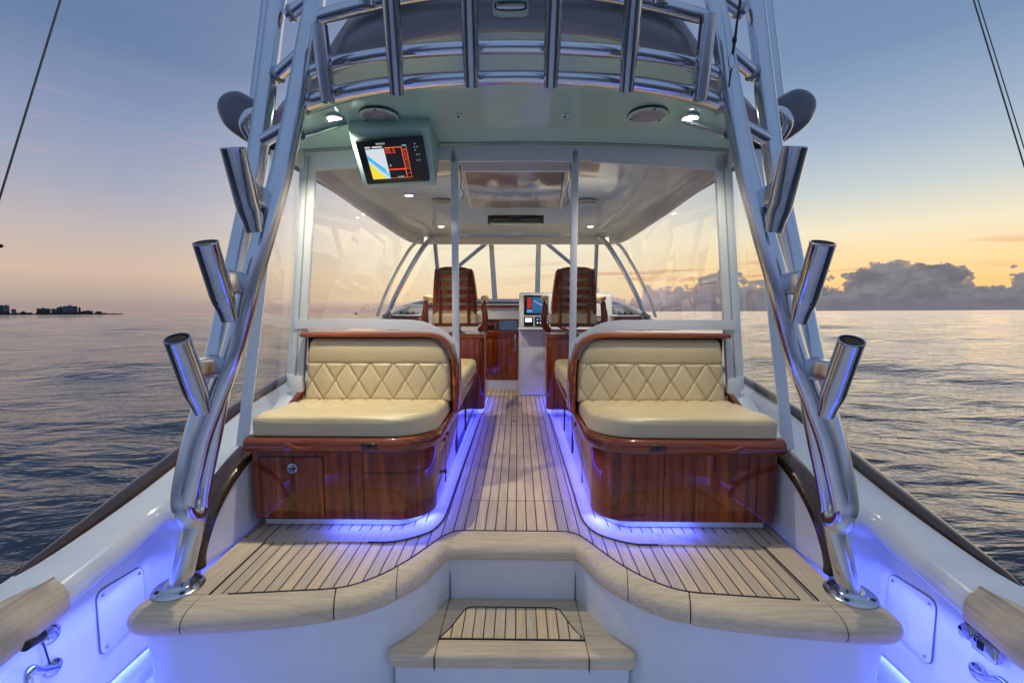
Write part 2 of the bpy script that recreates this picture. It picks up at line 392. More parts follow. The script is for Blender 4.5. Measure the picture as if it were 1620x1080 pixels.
def spline(pts, rs, sub):
    out, ro = [], []
    n = len(pts)
    for i in range(n-1):
        p0 = pts[i-1] if i else pts[0]*2-pts[1]; p1 = pts[i]; p2 = pts[i+1]; p3 = pts[i+2] if i+2 < n else pts[-1]*2-pts[-2]
        for k in range(sub):
            u = k/sub
            out.append(.5*((2*p1) + (p2-p0)*u + (2*p0-5*p1+4*p2-p3)*u*u + (3*p1-p0-3*p2+p3)*u**3)); ro.append(rs[i]*(1-u)+rs[i+1]*u)
    out.append(pts[-1]); ro.append(rs[-1]); return out, ro
def curve2(pts, sub=6):
    v, _ = spline([Vector((*p, 0)) if len(p) == 2 else Vector(p) for p in pts], [0]*len(pts), sub); return v
def interp(tab, y):
    if y <= tab[0][0]: return tab[0][1]
    for (a, va), (b, vb) in zip(tab, tab[1:]):
        if y <= b:
            u = (y-a)/(b-a); return va + (vb-va)*u
    return tab[-1][1]
ORIG = {}
TOPS = []
def finish(name, mb, mats, origin, smooth=True, ang=35, recalc=True):
    vs = [Vector((-v.x, v.y, v.z)) for v in mb.v] if MIRROR[0] else mb.v
    fs = [tuple(reversed(f)) for f in mb.f] if MIRROR[0] else mb.f
    me = D.meshes.new(name); me.from_pydata([v - origin for v in vs], [], fs)
    mats = mats if isinstance(mats, (list, tuple)) else [mats]
    for m_ in mats: me.materials.append(m_)
    if len(mats) > 1: me.polygons.foreach_set('material_index', mb.mi)
    if recalc:
        bm = bmesh.new(); bm.from_mesh(me); bmesh.ops.recalc_face_normals(bm, faces=bm.faces); bm.to_mesh(me); bm.free()
    me.update()
    if smooth:
        me.shade_smooth(); me.set_sharp_from_angle(angle=R_(ang))
    o = D.objects.new(name, me); COL.objects.link(o); return o
def tagp(o, label=None, cat=None, group=None, kind=None):
    if label: o['label'] = label
    if cat: o['category'] = cat
    if group: o['group'] = group
    if kind: o['kind'] = kind
    return o
def mx(p):
    p = Vector(p); return Vector((-p.x, p.y, p.z)) if MIRROR[0] else p
def thing(name, label, cat, loc, group=None, kind=None):
    o = D.objects.new(name, None); COL.objects.link(o); o.empty_display_size = .1
    o.location = mx(loc); ORIG[o] = o.location.copy(); TOPS.append(o)
    return tagp(o, label, cat, group, kind)
def part(name, mb, mats, parent, label=None, smooth=True, ang=35, kind=None, recalc=True):
    o = finish(name, mb, mats, ORIG[parent], smooth, ang, recalc); o.parent = parent; ORIG[o] = ORIG[parent].copy()
    # keep textures in boat axes and undisturbed: all children share their thing's origin
    return tagp(o, label, kind=kind)
def solo(name, mb, mats, label, cat, loc, group=None, kind=None, smooth=True, ang=35, recalc=True):
    l = mx(loc); o = finish(name, mb, mats, l, smooth, ang, recalc); o.location = l; ORIG[o] = l.copy(); TOPS.append(o)
    return tagp(o, label, cat, group, kind)

def ribbon(path, w, z0, z1):
    """closed strip of width w following a plan path (x, y), from z0 up to z1"""
    secs = []
    path = [Vector((p[0], p[1], 0)) for p in path]
    for i, p in enumerate(path):
        tg = (path[min(i+1, len(path)-1)] - path[max(i-1, 0)]).normalized(); nn = Vector((-tg.y, tg.x, 0))
        a = p + nn*w/2; b = p - nn*w/2
        secs.append([(a.x,a.y,z0), (b.x,b.y,z0), (b.x,b.y,z1), (a.x,a.y,z1)])
    return MB().loft(secs)
def textmesh(s, size, origin, ux, uy, depth=.0005):
    """lettering as a mesh: returns MB in boat frame; origin = lower-left corner"""
    cu = D.curves.new('lettering', 'FONT'); cu.body = s; cu.size = size; cu.extrude = 0
    ob = D.objects.new('lettering', cu); COL.objects.link(ob)
    dg = bpy.context.evaluated_depsgraph_get(); me = D.meshes.new_from_object(ob.evaluated_get(dg))
    b = MB(); o = Vector(origin); ux = Vector(ux); uy = Vector(uy)
    b.add([o + ux*v.co.x + uy*v.co.y for v in me.vertices], [tuple(p.vertices) for p in me.polygons])
    D.objects.remove(ob); D.curves.remove(cu); D.meshes.remove(me); return b
# ================================================================== THE SEA
def build_sea():
    b = MB(); SEA = -1.0
    rr = []; r = 1.2
    while r < 14000:
        rr.append(r); r *= 1.0125 if r < 400 else 1.03
    na = 620
    angs = [(-R_(62) + R_(124)*k/na) for k in range(na+1)]
    phs = []
    rnd = random.Random(3)
    for k in range(46):
        L = 0.35*(1.115**k); L = min(L, 16) * rnd.uniform(.9, 1.1)
        th = rnd.gauss(0.25, .42)
        phs.append((2*math.pi/L, math.sin(th), math.cos(th), rnd.uniform(0, 6.28), .0040*L**.85))
    vs = []
    for r in rr:
        step = r*.0125
        for a in angs:
            x, y = math.sin(a)*r, math.cos(a)*r; z = 0.0
            if r < 420:
                for k, sx, sy, ph, am in phs:
                    lam = 6.2832/k
                    if lam > step*3: z += am*math.sin(k*(x*sx+y*sy)+ph)*min(1, lam/step/3-1)
            vs.append((x, y, SEA+z))
    n = na+1; fs = [(i*n+j, i*n+j+1, (i+1)*n+j+1, (i+1)*n+j) for i in range(len(rr)-1) for j in range(na)]
    b.add(vs, fs)
    # the rest of the ring, behind the camera, and the patch under the boat
    ang2 = [R_(62) + R_(236)*k/40 for k in range(41)]
    r2 = [1.2, 20, 14000]
    vs = [(math.sin(a)*r, math.cos(a)*r, SEA) for r in r2 for a in ang2]
    b.add(vs, [(i*41+j, i*41+j+1, (i+1)*41+j+1, (i+1)*41+j) for i in range(2) for j in range(40)])
    b.add([(math.sin(a)*1.2, math.cos(a)*1.2, SEA) for a in [6.2832*k/24 for k in range(24)]], [tuple(range(24))])
    def fn(t, bs):
        p = pos(t)
        q = t.mapping(p, rot=(0,0,R_(-14)), scale=(.42,1,1))
        a = t.noise(q, 1.8, 4, .55, .5); c = t.noise(t.mapping(p, rot=(0,0,R_(20)), scale=(.5,1,1)), .33, 4, .55, .4)
        d = t.noise(q, 6.0, 3, .6)
        cd = t.new('ShaderNodeCameraData').outputs['View Distance'] if False else None
        h = t.m('ADD', t.m('MULTIPLY', a, .42), t.m('ADD', t.m('MULTIPLY', c, 1.0), t.m('MULTIPLY', d, .08)))
        bump(t, bs, h, 1.0, .29)
        bs.inputs['IOR'].default_value = 1.6
    m = mat('sea_water', (.012,.022,.034), .045, fn=fn)
    me = D.meshes.new('sea'); me.from_pydata(b.v, [], b.f); me.materials.append(m); me.update(); me.shade_smooth()
    o = D.objects.new('sea', me); COL.objects.link(o); tagp(o, 'calm dusk sea with long low ripples around the boat', 'sea', kind='structure')
build_sea()

# far shore on the port side, 3 km off, in world axes
WM = BOAT.to_3x3()
def PW(px, py, dist):
    d = (WM @ ray(px, py)); h = math.hypot(d.x, d.y); c = BOAT @ EYE
    return c + d*(dist/h)
def far_block(x0, x1, ytop, dist, label, col, storeys, name='apartment_block', depth=60, steps=None):
    a = PW(x0, 495, dist); c = PW(x1, 495, dist); top = PW((x0+x1)/2, ytop, dist).z
    base = -1.0
    dr = (c-a); dr.z = 0; w = dr.length; ux = dr.normalized(); uy = Vector((-ux.y, ux.x, 0))
    if uy.dot(a) < 0: uy = -uy
    o = Vector((a.x, a.y, base)); H = top-base
    e = D.objects.new(name, None); COL.objects.link(e); e.location = o
    tagp(e, label, 'building', 'buildings on the far shore')
    def slab(nm, u0, u1, v0, v1, z0, z1, m):
        q = [o + ux*u + uy*v + Vector((0,0,z)) for z in (z0, z1) for (u, v) in ((u0,v0),(u1,v0),(u1,v1),(u0,v1))]
        mb = MB().hexa(q); me = D.meshes.new(nm); me.from_pydata([v_-o for v_ in mb.v], [], mb.f); me.materials.append(m); me.update()
        ob = D.objects.new(nm, me); COL.objects.link(ob); ob.parent = e; return ob
    wallm = mat('far_wall_%d' % col[0], lin(col)[:3], .8); winm = mat('far_window', (.03,.04,.06), .3)
    slab('wall', 0, w, 0, depth, 0, H, wallm)
    slab('roof', w*.35, w*.62, depth*.3, depth*.6, H+.02, H*1.12, wallm)
    for k in range(storeys):
        z = H*(k+.35)/storeys
        slab('window_band', w*.04, w*.96, -1.5, -.02, z, z+H*.42/storeys, winm)
far_block(-22, 6, 482.5, 3000, 'tall grey apartment block at the left edge of the far shore', (120,128,140), 6)
far_block(6, 15.5, 483, 2950, 'pale end tower beside the tall grey block on the far shore', (150,155,160), 6)
far_block(18, 26, 489, 3000, 'low cream house between the tall grey block and the trees', (170,165,160), 2, 'beach_house')
far_block(58, 80, 488, 3000, 'long dark low block left of the cream building on the far shore', (84,88,92), 3)
far_block(81, 90, 488.5, 3050, 'small cream building between the dark block and the stepped hotel', (170,155,140), 3)
far_block(90, 104, 486, 3050, 'grey lower wing left of the large pale hotel on the shore', (110,116,126), 4)
far_block(100, 123, 484, 3000, 'largest pale blue hotel block in the middle of the far shore', (140,150,165), 7)
far_block(124, 128, 486.5, 2980, 'narrow dark slab joined behind the right end of the pale hotel', (80,84,92), 5)
far_block(131, 147, 491.5, 3000, 'low dark hall right of the pale hotel on the far shore', (90,94,100), 2)
far_block(152, 161, 492.5, 3000, 'small grey shed near the right tip of the far shore', (110,114,118), 1, 'shed')
def far_shore():
    b = MB(); rnd = random.Random(5)
    xs = [-30 + i*.7 for i in range(int(226/.7))]
    top = []; 
    for x in xs:
        h = 2.6 + 1.3*math.sin(x*.21)+.9*math.sin(x*.53+1) + rnd.uniform(-.5,.5)
        h *= max(0, min(1, (192-x)/60)); top.append(max(.25, h))
    secs = []
    for x, h in zip(xs, top):
        a = PW(x, 495, 2920); n = Vector((a.x, a.y, 0)).normalized()
        z1 = PW(x, 496.9 - x*.0044 - h, 2920).z
        secs.append([(a.x, a.y, -1.2), (a.x, a.y, z1), (a.x+n.x*40, a.y+n.y*40, z1), (a.x+n.x*40, a.y+n.y*40, -1.2)])
    b.loft(secs)
    me = D.meshes.new('far_shore_trees'); me.from_pydata(b.v, [], b.f)
    me.materials.append(mat('far_trees', (.028,.034,.036), .9, fn=lambda t, bs: t.put(bs.inputs['Base Color'], t.mix(t.noise(pos(t), .05, 5, .7), (.018,.024,.026,1), (.05,.055,.055,1))))); me.update()
    o = D.objects.new('far_shore_trees', me); COL.objects.link(o); tagp(o, 'dark strip of trees along the far shore below the buildings', 'trees', kind='stuff')
far_shore()
def far_boat():
    c = PW(563, 493.2, 900); c.z = -1.0
    e = D.objects.new('fishing_boat', None); COL.objects.link(e); e.location = c
    tagp(e, 'tiny dark boat on the horizon seen through the port curtain', 'boat')
    dm = mat('far_boat_dark', (.05,.05,.06), .6)
    for nm, mb in (('hull', MB().prism([(-4,.9),(4.5,1.6),(3.4,-.3),(-3.8,-.3)], -1.2, 1.2, 'y')), ('cabin', MB().prism([(-1.5,1.25),(1.3,1.3),(.8,3.0),(-1.4,3.0)], -.8, .8, 'y')), ('mast', MB().tube([(-.2,0,3.01),(-.2,0,5)], .12, 8))):
        me = D.meshes.new(nm); me.from_pydata(mb.v, [], mb.f); me.materials.append(dm); me.update(); o = D.objects.new(nm, me); COL.objects.link(o); o.parent = e
far_boat()

# ================================================================== HULL
RAILZ = [(-1.5,.02), (.3,.06), (1.0,.12), (1.43,.172), (1.685,.212), (2.2,.32), (2.69,.45), (3.3,.53), (5,.70), (7,.86), (9,1.0), (10.8,1.08)]
RAILX = [(-1.5,1.60), (.3,1.66), (1.4,1.69), (3.3,1.70), (5,1.66), (6.5,1.50), (8,1.15), (9.5,.62), (10.8,.03)]
def smooth_tab(tab, y):
    return (interp(tab, y-.12) + interp(tab, y) + interp(tab, y+.12))/3
rz = lambda y: smooth_tab(RAILZ, y); rx = lambda y: smooth_tab(RAILX, y)
hull = thing('boat_hull', 'white glossy boat hull and side decks with brown varnished rails either side', 'boat hull', (0, 0, -1.0))
for s in (0, 1):
    MIRROR[0] = bool(s)
    ys = [-1.5 + i*.06 for i in range(int(12.3/.06)+1)]
    shell = []; board = []
    for y in ys:
        z = rz(y); x = rx(y)
        shell.append([(-x-.02, y, z-.012), (-x-.045, y, z-.05), (-x*.99-.03, y, z-.35), (-x*.93, y, z-.8), (-x*.80, y, -1.3), (-x*.3, y, -1.6), (-x*.3, y, -1.5)])
    part('topsides', MB().loft(shell, closed=False), gel, hull)
    # side deck / covering board: rolls over an inner lip, then drops as the liner to the cockpit sole
    for y in ys:
        if y > 5.8: break
        z = rz(y); x = rx(y)
        k = min(1, max(0, (y-1.86)/.22)); k = k*k*(3-2*k)        # lip closes against the house side
        xi = 1.505*(1-k) + 1.30*k; wl = 1.56*(1-k) + 1.285*k
        c = [(-x-.005, z-.012), (-(x-.05), z-.016), (-(x-.09), z-.020), (-(xi+.075), z-.026), (-(xi+.045), z-.033), (-(xi+.020), z-.050), (-(xi+.006), z-.075), (-xi, z-.108), (-(xi+.006), z-.120), (-(xi+.02), z-.126), (-wl, z-.132), (-wl, z-.20), (-wl-.004, -.375), (-wl-.03, -.395), (-1.67, -.40), (-1.68, -.56)]
        board.append([(p[0], y, p[1]) for p in c])
    part('side_deck', MB().loft(board, closed=False), gel, hull, ang=50)
    # varnished cap rail, tapering to a point aft
    secs = []
    for i in range(121):
        y = 1.43 + i*.075
        if y > 10.7: break
        k = min(1, math.sqrt(max(0.0, (y-1.43)/.5))*.95+.05); w = .046*k; h = .028*k
        x = rx(y); z = rz(y)-.016
        secs.append([(-x+w*1.0, y, z), (-x+w*.9, y, z+h*.7), (-x+w*.4, y, z+h), (-x-w*.4, y, z+h), (-x-w*.9, y, z+h*.6), (-x-w*1.0, y, z-.004)])
    part('cap_rail', MB().loft(secs), capw, hull, ang=50)
    # teak coaming pad on the cockpit gunwale: thick rounded slab standing proud of the moulding
    secs = []
    for i in range(40):
        y = 1.445 - .042*i
        z = rz(y); kk = min(1, math.sqrt(max(0, i+.15)/4)); 
        x = rx(y)
        top = [(-(1.550+(x-.060-1.550)*kk), z-.010-.02*(1-kk)), (-(1.545+(x-.13-1.545)*kk), z+.004*kk-.016*(1-kk)), (-(1.505+.05), z-.012), (-(1.505+.012), z-.040), (-(1.505-.016*kk), z-.070), (-(1.505-.018*kk), z-.098), (-(1.505-.014*kk), z-.118), (-(1.505+.003), z-.130), (-(1.55), z-.128), (-(1.60), z-.05)]
        secs.append([(p[0], y, p[1]) for p in top])
    part('coaming_pad', MB().loft(secs), teak_y, hull, ang=89)
    # access panel on the liner with its black gasket and four screws
    xw = -1.5565
    def rrect(y0, y1, zb0, zb1, zt0, zt1, r=.035, n=5):
        c = [(y0, zb0), (y1, zb1), (y1, zt1), (y0, zt0)]; out = []
        for i, p in enumerate(c):
            p = Vector(p); a = (Vector(c[i-1])-p).normalized(); b_ = (Vector(c[(i+1) % 4])-p).normalized()
            for j in range(n+1):
                u = j/n; q0 = p + a*r; q1 = p + b_*r
                out.append(tuple(q0*(1-u)**2 + p*2*u*(1-u) + q1*u*u))
        return out
    pa = P(152, 938, x=xw); pb = P(222, 896, x=xw); pc = P(160, 1040, x=xw); pd = P(222, 985, x=xw)
    y0, y1 = pa.y, pb.y+.01; zt0, zt1 = pa.z, pb.z; zb0, zb1 = pc.z, pc.z+.02
    part('gasket', MB().prism(rrect(y0-.0025, y1+.0025, zb0-.0025, zb1-.0025, zt0+.0025, zt1+.0025, .038), xw-.004, xw+.001, 'x'), gasket_m, hull)
    pn = part('access_panel', MB().prism(rrect(y0, y1, zb0, zb1, zt0, zt1, .036), xw-.004, xw+.0022, 'x', .0008), gel, hull)
    for (yy, zz) in ((y0+.022, zt0-.022), (y1-.022, zt1-.022), (y0+.022, zb0+.026), (y1-.022, zb1+.026)):
        q = part('screw', MB().lathe([(.006,0),(.006,.002),(.003,.003),(.0001,.003)], 12, (xw+.004, yy, zz), (1,0,0)), chrome, pn)
MIRROR[0] = False
sole = solo('cockpit_sole', MB().box(-1.68, 1.68, -1.4, 2.3, -.62, -.54).box(-1.68,1.68,-1.5,-1.4,-.62,.1), gel, 'white gelcoat cockpit floor below the teak deck', 'floor', (0, 0, -.58), kind='structure')
part('transom', MB().box(-1.6, 1.6, -1.62, -1.5, -1.3, .02, .02), gel, hull)

# ================================================================== BRIDGE DECK (teak)
OUT = [(0,1.955),(-.15,1.955),(-.262,1.955),(-.290,1.945),(-.312,1.905),(-.335,1.845),(-.372,1.765),(-.43,1.690),(-.52,1.610),(-.63,1.557),(-.78,1.520),(-.96,1.492),(-1.12,1.474),(-1.24,1.466),(-1.315,1.470),(-1.357,1.492),(-1.375,1.530),(-1.372,1.575),(-1.352,1.640),(-1.33,1.72)]
INN = [(0,2.085),(-.15,2.085),(-.248,2.083),(-.292,2.066),(-.325,2.032),(-.352,1.990),(-.392,1.918),(-.453,1.817),(-.54,1.715),(-.653,1.645),(-.82,1.622),(-.98,1.607),(-1.131,1.593),(-1.18,1.592),(-1.21,1.595),(-1.22,1.600),(-1.225,1.61),(-1.23,1.63),(-1.24,1.66),(-1.25,1.72)]
def dens(a, sub=8):
    return spline([Vector((p[0], p[1], 0)) for p in a], [0]*len(a), sub)[0]
OUTd, INNd = dens(OUT), dens(INN)
deck = thing('bridge_deck', 'raised teak planked deck with black caulk seams and a rounded teak nosing', 'deck', (0, 0, 0), kind='structure')
# planked field
poly = []
fld = MB()
for s in (-1, 1):
    L = [(p.x*-s if False else p.x, p.y) for p in INNd]
full = [(p.x, p.y) for p in INNd] + [(-1.25, 2.07), (-1.25, 5.7)]
full_m = [(-x, y) for x, y in reversed(full)]
poly = full + full_m[:-1]
fld.prism(poly, -.03, 0.0, 'z')
part('deck_planks', fld, teak_deck, deck, smooth=False)
def nosing_sec(i, o, dz=0.0, sh=0.0):
    v = (o - i); L = v.length; d = v/L if L > 1e-6 else Vector((0,-1,0))
    def q(t, z): p = i + d*t; return (p.x, p.y, z)
    return [q(.0+sh, -.03), q(.0+sh, .004-sh), q(L-.075, .004-sh), q(L-.045, .001-sh), q(L-.022, -.007-sh), q(L-.006-sh, -.022), q(L-sh, -.040), q(L-.003-sh, -.058), q(L-.012-sh, -.072+sh), q(L-.030, -.080+sh), q(L-.07, -.081+sh)]
seams_x = [0.0, -.283, -.470, -.640, -1.165, -1.34]
for s in (0, 1):
    MIRROR[0] = bool(s)
    # joints: indices along the contour where a new board starts
    idx = [0]; 
    for sx, sy in ((-.277,1.952), (-.452,1.667), (-.640,1.553), (-1.150,1.471)):
        idx.append(min(range(len(OUTd)), key=lambda k: (OUTd[k].x-sx)**2 + (OUTd[k].y-sy)**2))
    idx.append(len(OUTd)-1)
    part('caulk', MB().loft([nosing_sec(INNd[k], OUTd[k], sh=.003) for k in range(len(OUTd))]), caulk, deck)
    for a, b_ in zip(idx, idx[1:]):
        ks = list(range(a, b_+1)); secs = []
        for k in ks:
            i, o = INNd[k].copy(), OUTd[k].copy()
            if k == a and a: i = i.lerp(INNd[k+1], .14); o = o.lerp(OUTd[k+1], .14)
            if k == b_ and b_ < len(OUTd)-1: i = i.lerp(INNd[k-1], .14); o = o.lerp(OUTd[k-1], .14)
            secs.append(nosing_sec(i, o))
        part('nosing_board', MB().loft(secs), teak_x, deck)
    part('seam', ribbon([(p.x, p.y) for p in INNd[:-60]], .0075, -.01, .0055), caulk, deck)
    # side margin board, outboard of the planks
    part('margin_board', MB().prism([(-1.131,1.5945),(-1.245,1.5945),(-1.245,2.0),(-1.128,1.965)], -.01, .0042, 'z'), teak_y, deck)
    part('seam', ribbon([(-1.1305,1.595),(-1.1275,1.965)], .005, -.01, .0052), caulk, deck)
    # margin round the seat locker (follows its rounded corner up the aisle)
    ci = [(-1.10,2.075),(-.62,2.075),(-.55,2.085),(-.48,2.12),(-.435,2.17),(-.41,2.24),(-.398,2.33),(-.392,2.6),(-.385,3.2),(-.38,3.9),(-.372,4.35),(-.355,4.50),(-.352,5.4)]
    co = [(-1.10,1.975),(-.66,1.975),(-.56,1.978),(-.47,2.015),(-.395,2.075),(-.358,2.16),(-.345,2.28),(-.343,2.6),(-.338,3.2),(-.333,3.9),(-.326,4.30),(-.308,4.42),(-.305,5.4)]
    cid, cod = dens(ci, 6), dens(co, 6)
    part('margin_board', MB().loft([[(a.x,a.y,-.01),(a.x,a.y,.0042),(b2.x,b2.y,.0042),(b2.x,b2.y,-.01)] for a, b2 in zip(cid, cod)]), teak_x if False else teak_y, deck, label='curved teak board round the seat locker')
    part('seam', ribbon([(p.x, p.y) for p in cod if p.x > -.70 or p.y > 2.2], .0065, -.01, .0054), caulk, deck)
    # white moulded side below the nosing
    wl = []
    for i, (a, o) in enumerate(zip(INNd, OUTd)):
        d = (o-a).normalized(); p = o - d*.050
        q = o - d*.062
        wl.append([(p.x, p.y, -.075), (p.x, p.y, -.10), (q.x, q.y, -.24), (q.x, q.y, -.60)])
    part('deck_side', MB().loft([w for w in wl[14:]], closed=False), gel, deck)
    # hairline of the opening centre panel
    part('panel_joint', MB().box(-.2915, -.2885, 2.00, 2.004, -.29, -.07), caulk, deck)
    # outboard side of the deck, dropping to the cockpit sole
MIRROR[0] = False
part('riser', MB().box(-.345, .345, 2.006, 2.02, -.60, -.06), gel, deck)
hm = brown_s
for yy in (2.42, 3.95):
    part('hatch_joint', MB().box(-.245 if yy < 3 else -.18, .275 if yy < 3 else .21, yy, yy+.0025, -.002, .0012), hm, deck)
part('ring_pull', MB().lathe([(.016,0),(.016,.002),(.010,.003),(.008,.0015),(.0001,.0015)], 20, (-.006, 4.08, .0005)), chrome, deck)

# boarding step in the middle
step = thing('boarding_step', 'low teak step with caulked planks below the centre of the deck edge', 'step', (0, 1.9, -.36))
ST = -.28
fr = [(-.47,1.652),(-.40,1.650),(0,1.648),(.40,1.650),(.47,1.652)]
# outline: straight front, sides sweeping back along the moulded walls
side = [(-.490,1.672),(-.486,1.70),(-.455,1.728),(-.415,1.775),(-.385,1.832),(-.363,1.90),(-.345,1.99),(-.342,2.004)]
outl = [(x, y) for x, y in side] + [(-x, y) for x, y in reversed(side)] + [(.475,1.652),(-.475,1.652)]
body = [(x, y) for x, y in outl]
part('step_tread', MB().prism(body, ST-.055, ST, 'z', .016, 4, .7), teak_x, step)
# planked inlay
inl = [(-.298,1.742),(-.262,1.80),(-.236,1.86),(-.214,1.915),(-.200,1.930),(-.176,1.936),(.176,1.936),(.200,1.930),(.214,1.915),(.236,1.86),(.262,1.80),(.298,1.742)]
part('step_inlay', MB().prism(inl, ST-.01, ST+.0035, 'z'), teak_step, step, smooth=False)
part('seam', ribbon(inl + [inl[0]], .005, ST-.01, ST+.005), caulk, step)
part('seam', MB().box(-.300, .300, 1.7395, 1.7440, ST-.01, ST+.0047), caulk, step)
for s in (-1, 1):
    part('seam', MB().hexa([(s*.3015-.0015,1.6445,ST-.05),(s*.3015+.0015,1.6445,ST-.05),(s*.292+.0015,2.0,ST-.05),(s*.292-.0015,2.0,ST-.05),(s*.3015-.0015,1.6445,ST+.001),(s*.3015+.0015,1.6445,ST+.001),(s*.292+.0015,2.0,ST+.001),(s*.292-.0015,2.0,ST+.001)]), caulk, step)
    part('seam', MB().box(s*.3015-.0014, s*.3015+.0014, 1.6455, 1.66, ST-.057, ST-.004), caulk, step)
part('step_base', MB().prism([(x*.96, max(y, 1.70)) for x, y in outl], -.60, ST-.056, 'z', .01), gel, step)

# ================================================================== HOUSE SIDES with varnished caps
for s in (0, 1):
    MIRROR[0] = bool(s); sd = 'port' if not s else 'starboard'
    hs = thing('house_side', f'white {sd} house side with a varnished brown cap sweeping down to the deck', 'side wall', (-1.28, 1.8, 0))
    CAP = [(-1.325,1.745,.004),(-1.325,1.75,.055),(-1.322,1.775,.12),(-1.318,1.83,.205),(-1.314,1.92,.285),(-1.31,2.03,.345),(-1.31,2.15,.385),(-1.31,2.32,.43),(-1.315,2.60,.505),(-1.33,2.9,.555),(-1.36,3.6,.68),(-1.42,4.4,.80),(-1.47,5.1,.895),(-1.42,5.9,1.0),(-1.20,6.5,1.06),(-.7,6.95,1.09),(0.0,7.15,1.10)]
    pts, _ = spline([Vector(p) for p in CAP], [0]*len(CAP), 6)
    secs = []; inn = []
    for i, p in enumerate(pts):
        tg = (pts[min(i+1, len(pts)-1)] - pts[max(i-1, 0)]).normalized()
        side_ = Vector((1,0,0)) if p.y < 5.3 else Vector((-tg.y, tg.x, 0)).normalized()*-1
        if side_.x < 0: side_ = -side_
        upn = tg.cross(side_).normalized()
        if upn.dot(Vector((0,-.5,1))) < 0: upn = -upn
        w = .040; th = .034
        secs.append([p - side_*w - upn*th, p - side_*w - upn*.008, p - side_*(w-.010), p + side_*(w+.018-.010), p + side_*(w+.018) - upn*.010, p + side_*(w+.018) - upn*th])
    part('cap', MB().loft(secs), capw, hs, ang=50)
    n0 = 0; wl = []
    for i, p in enumerate(pts):
        if i % 2 and i < len(pts)-2: continue
        q = p.copy(); yin = p.y + .012
        xo = p.x+.02 if p.y < 5.3 else p.x
        wl.append([(xo-.025, yin, p.z-.02), (xo+.030, yin, p.z-.02), (xo+.030, yin, -.05 if p.y < 1.0 else -.0), (xo-.025, yin, -.02)])
    part('wall', MB().loft(wl), gel, hs)
    MIRROR[0] = False
# ================================================================== AFT-FACING SEATS
def inside_rows(poly, v):
    xs = []
    n = len(poly)
    for i in range(n):
        (x0, y0), (x1, y1) = poly[i], poly[(i+1) % n]
        if (y0 <= v < y1) or (y1 <= v < y0): xs.append(x0 + (x1-x0)*(v-y0)/(y1-y0))
    return (min(xs), max(xs)) if xs else None
def pdist(poly, x, y):
    best = 9; n = len(poly)
    for i in range(n):
        (ax, ay), (bx, by) = poly[i], poly[(i+1) % n]
        dx, dy = bx-ax, by-ay; L = dx*dx+dy*dy or 1e-9
        t_ = max(0, min(1, ((x-ax)*dx+(y-ay)*dy)/L)); d = math.hypot(x-ax-t_*dx, y-ay-t_*dy)
        if d < best: best = d
    return best
from mathutils import noise as mn
def wob(u, v):
    k = 7.3 if MIRROR[0] else 0.0
    return .0024*mn.noise((u*3.1+k, v*4.3, k)) + .0012*mn.noise((u*11+k, v*9, 2+k)) + .0006*mn.noise((u*34+k, v*12+u*6, 5))
def puff(poly, H, R, groove, mapf, nu=150, nv=64):
    """cushion: flat outline, height H with rounded edge R and stitched grooves"""
    b = MB(); vmin = min(p[1] for p in poly); vmax = max(p[1] for p in poly); rows = []
    for j in range(nv+1):
        c = j/nv; c = c + (.5-.5*math.cos(math.pi*c) - c)*.55
        v = vmin + (vmax-vmin)*min(max(c, 1e-5), 1-1e-5)
        a, e = inside_rows(poly, v); row = []
        for i in range(nu+1):
            k = i/nu; k = k + (.5-.5*math.cos(math.pi*k) - k)*.55
            u = a + (e-a)*k; d = pdist(poly, u, v) if 0 < i < nu and 0 < j < nv else 0.0
            q = 1-min(d/R, 1); h = H - R + R*math.sqrt(max(0, 1-q*q)) + (groove(u, v) + wob(u, v))*min(1, d/.012)
            row.append((u, v, h))
        rows.append(row)
    n = nu+1
    b.add([mapf(*p) for r in rows for p in r], [(j*n+i, j*n+i+1, (j+1)*n+i+1, (j+1)*n+i) for j in range(nv) for i in range(nu)])
    ring = [rows[0][i] for i in range(n)] + [rows[j][nu] for j in range(1, nv+1)] + [rows[nv][i] for i in range(nu-1, -1, -1)] + [rows[j][0] for j in range(nv-1, 0, -1)]
    m_ = len(ring); vs = [mapf(*p) for p in ring] + [mapf(p[0], p[1], .004) for p in ring]
    # slight roll-in under the edge
    b.add(vs, [(i, (i+1) % m_, (i+1) % m_ + m_, i+m_) for i in range(m_)])
    b.add([mapf(p[0], p[1], .004) for p in ring], [tuple(range(m_))])
    return b
def diamond(u, v, wd, hd, g=.0075, w=.006, pf=.006):
    a = u/wd + v/hd; c = u/wd - v/hd
    da = abs(a-round(a)); dc = abs(c-round(c)); sc = 1/math.hypot(1/wd, 1/hd)
    return -g*(math.exp(-(da*sc/w)**2) + math.exp(-(dc*sc/w)**2)) + pf*math.sqrt(min(da, .5)*min(dc, .5)*4)

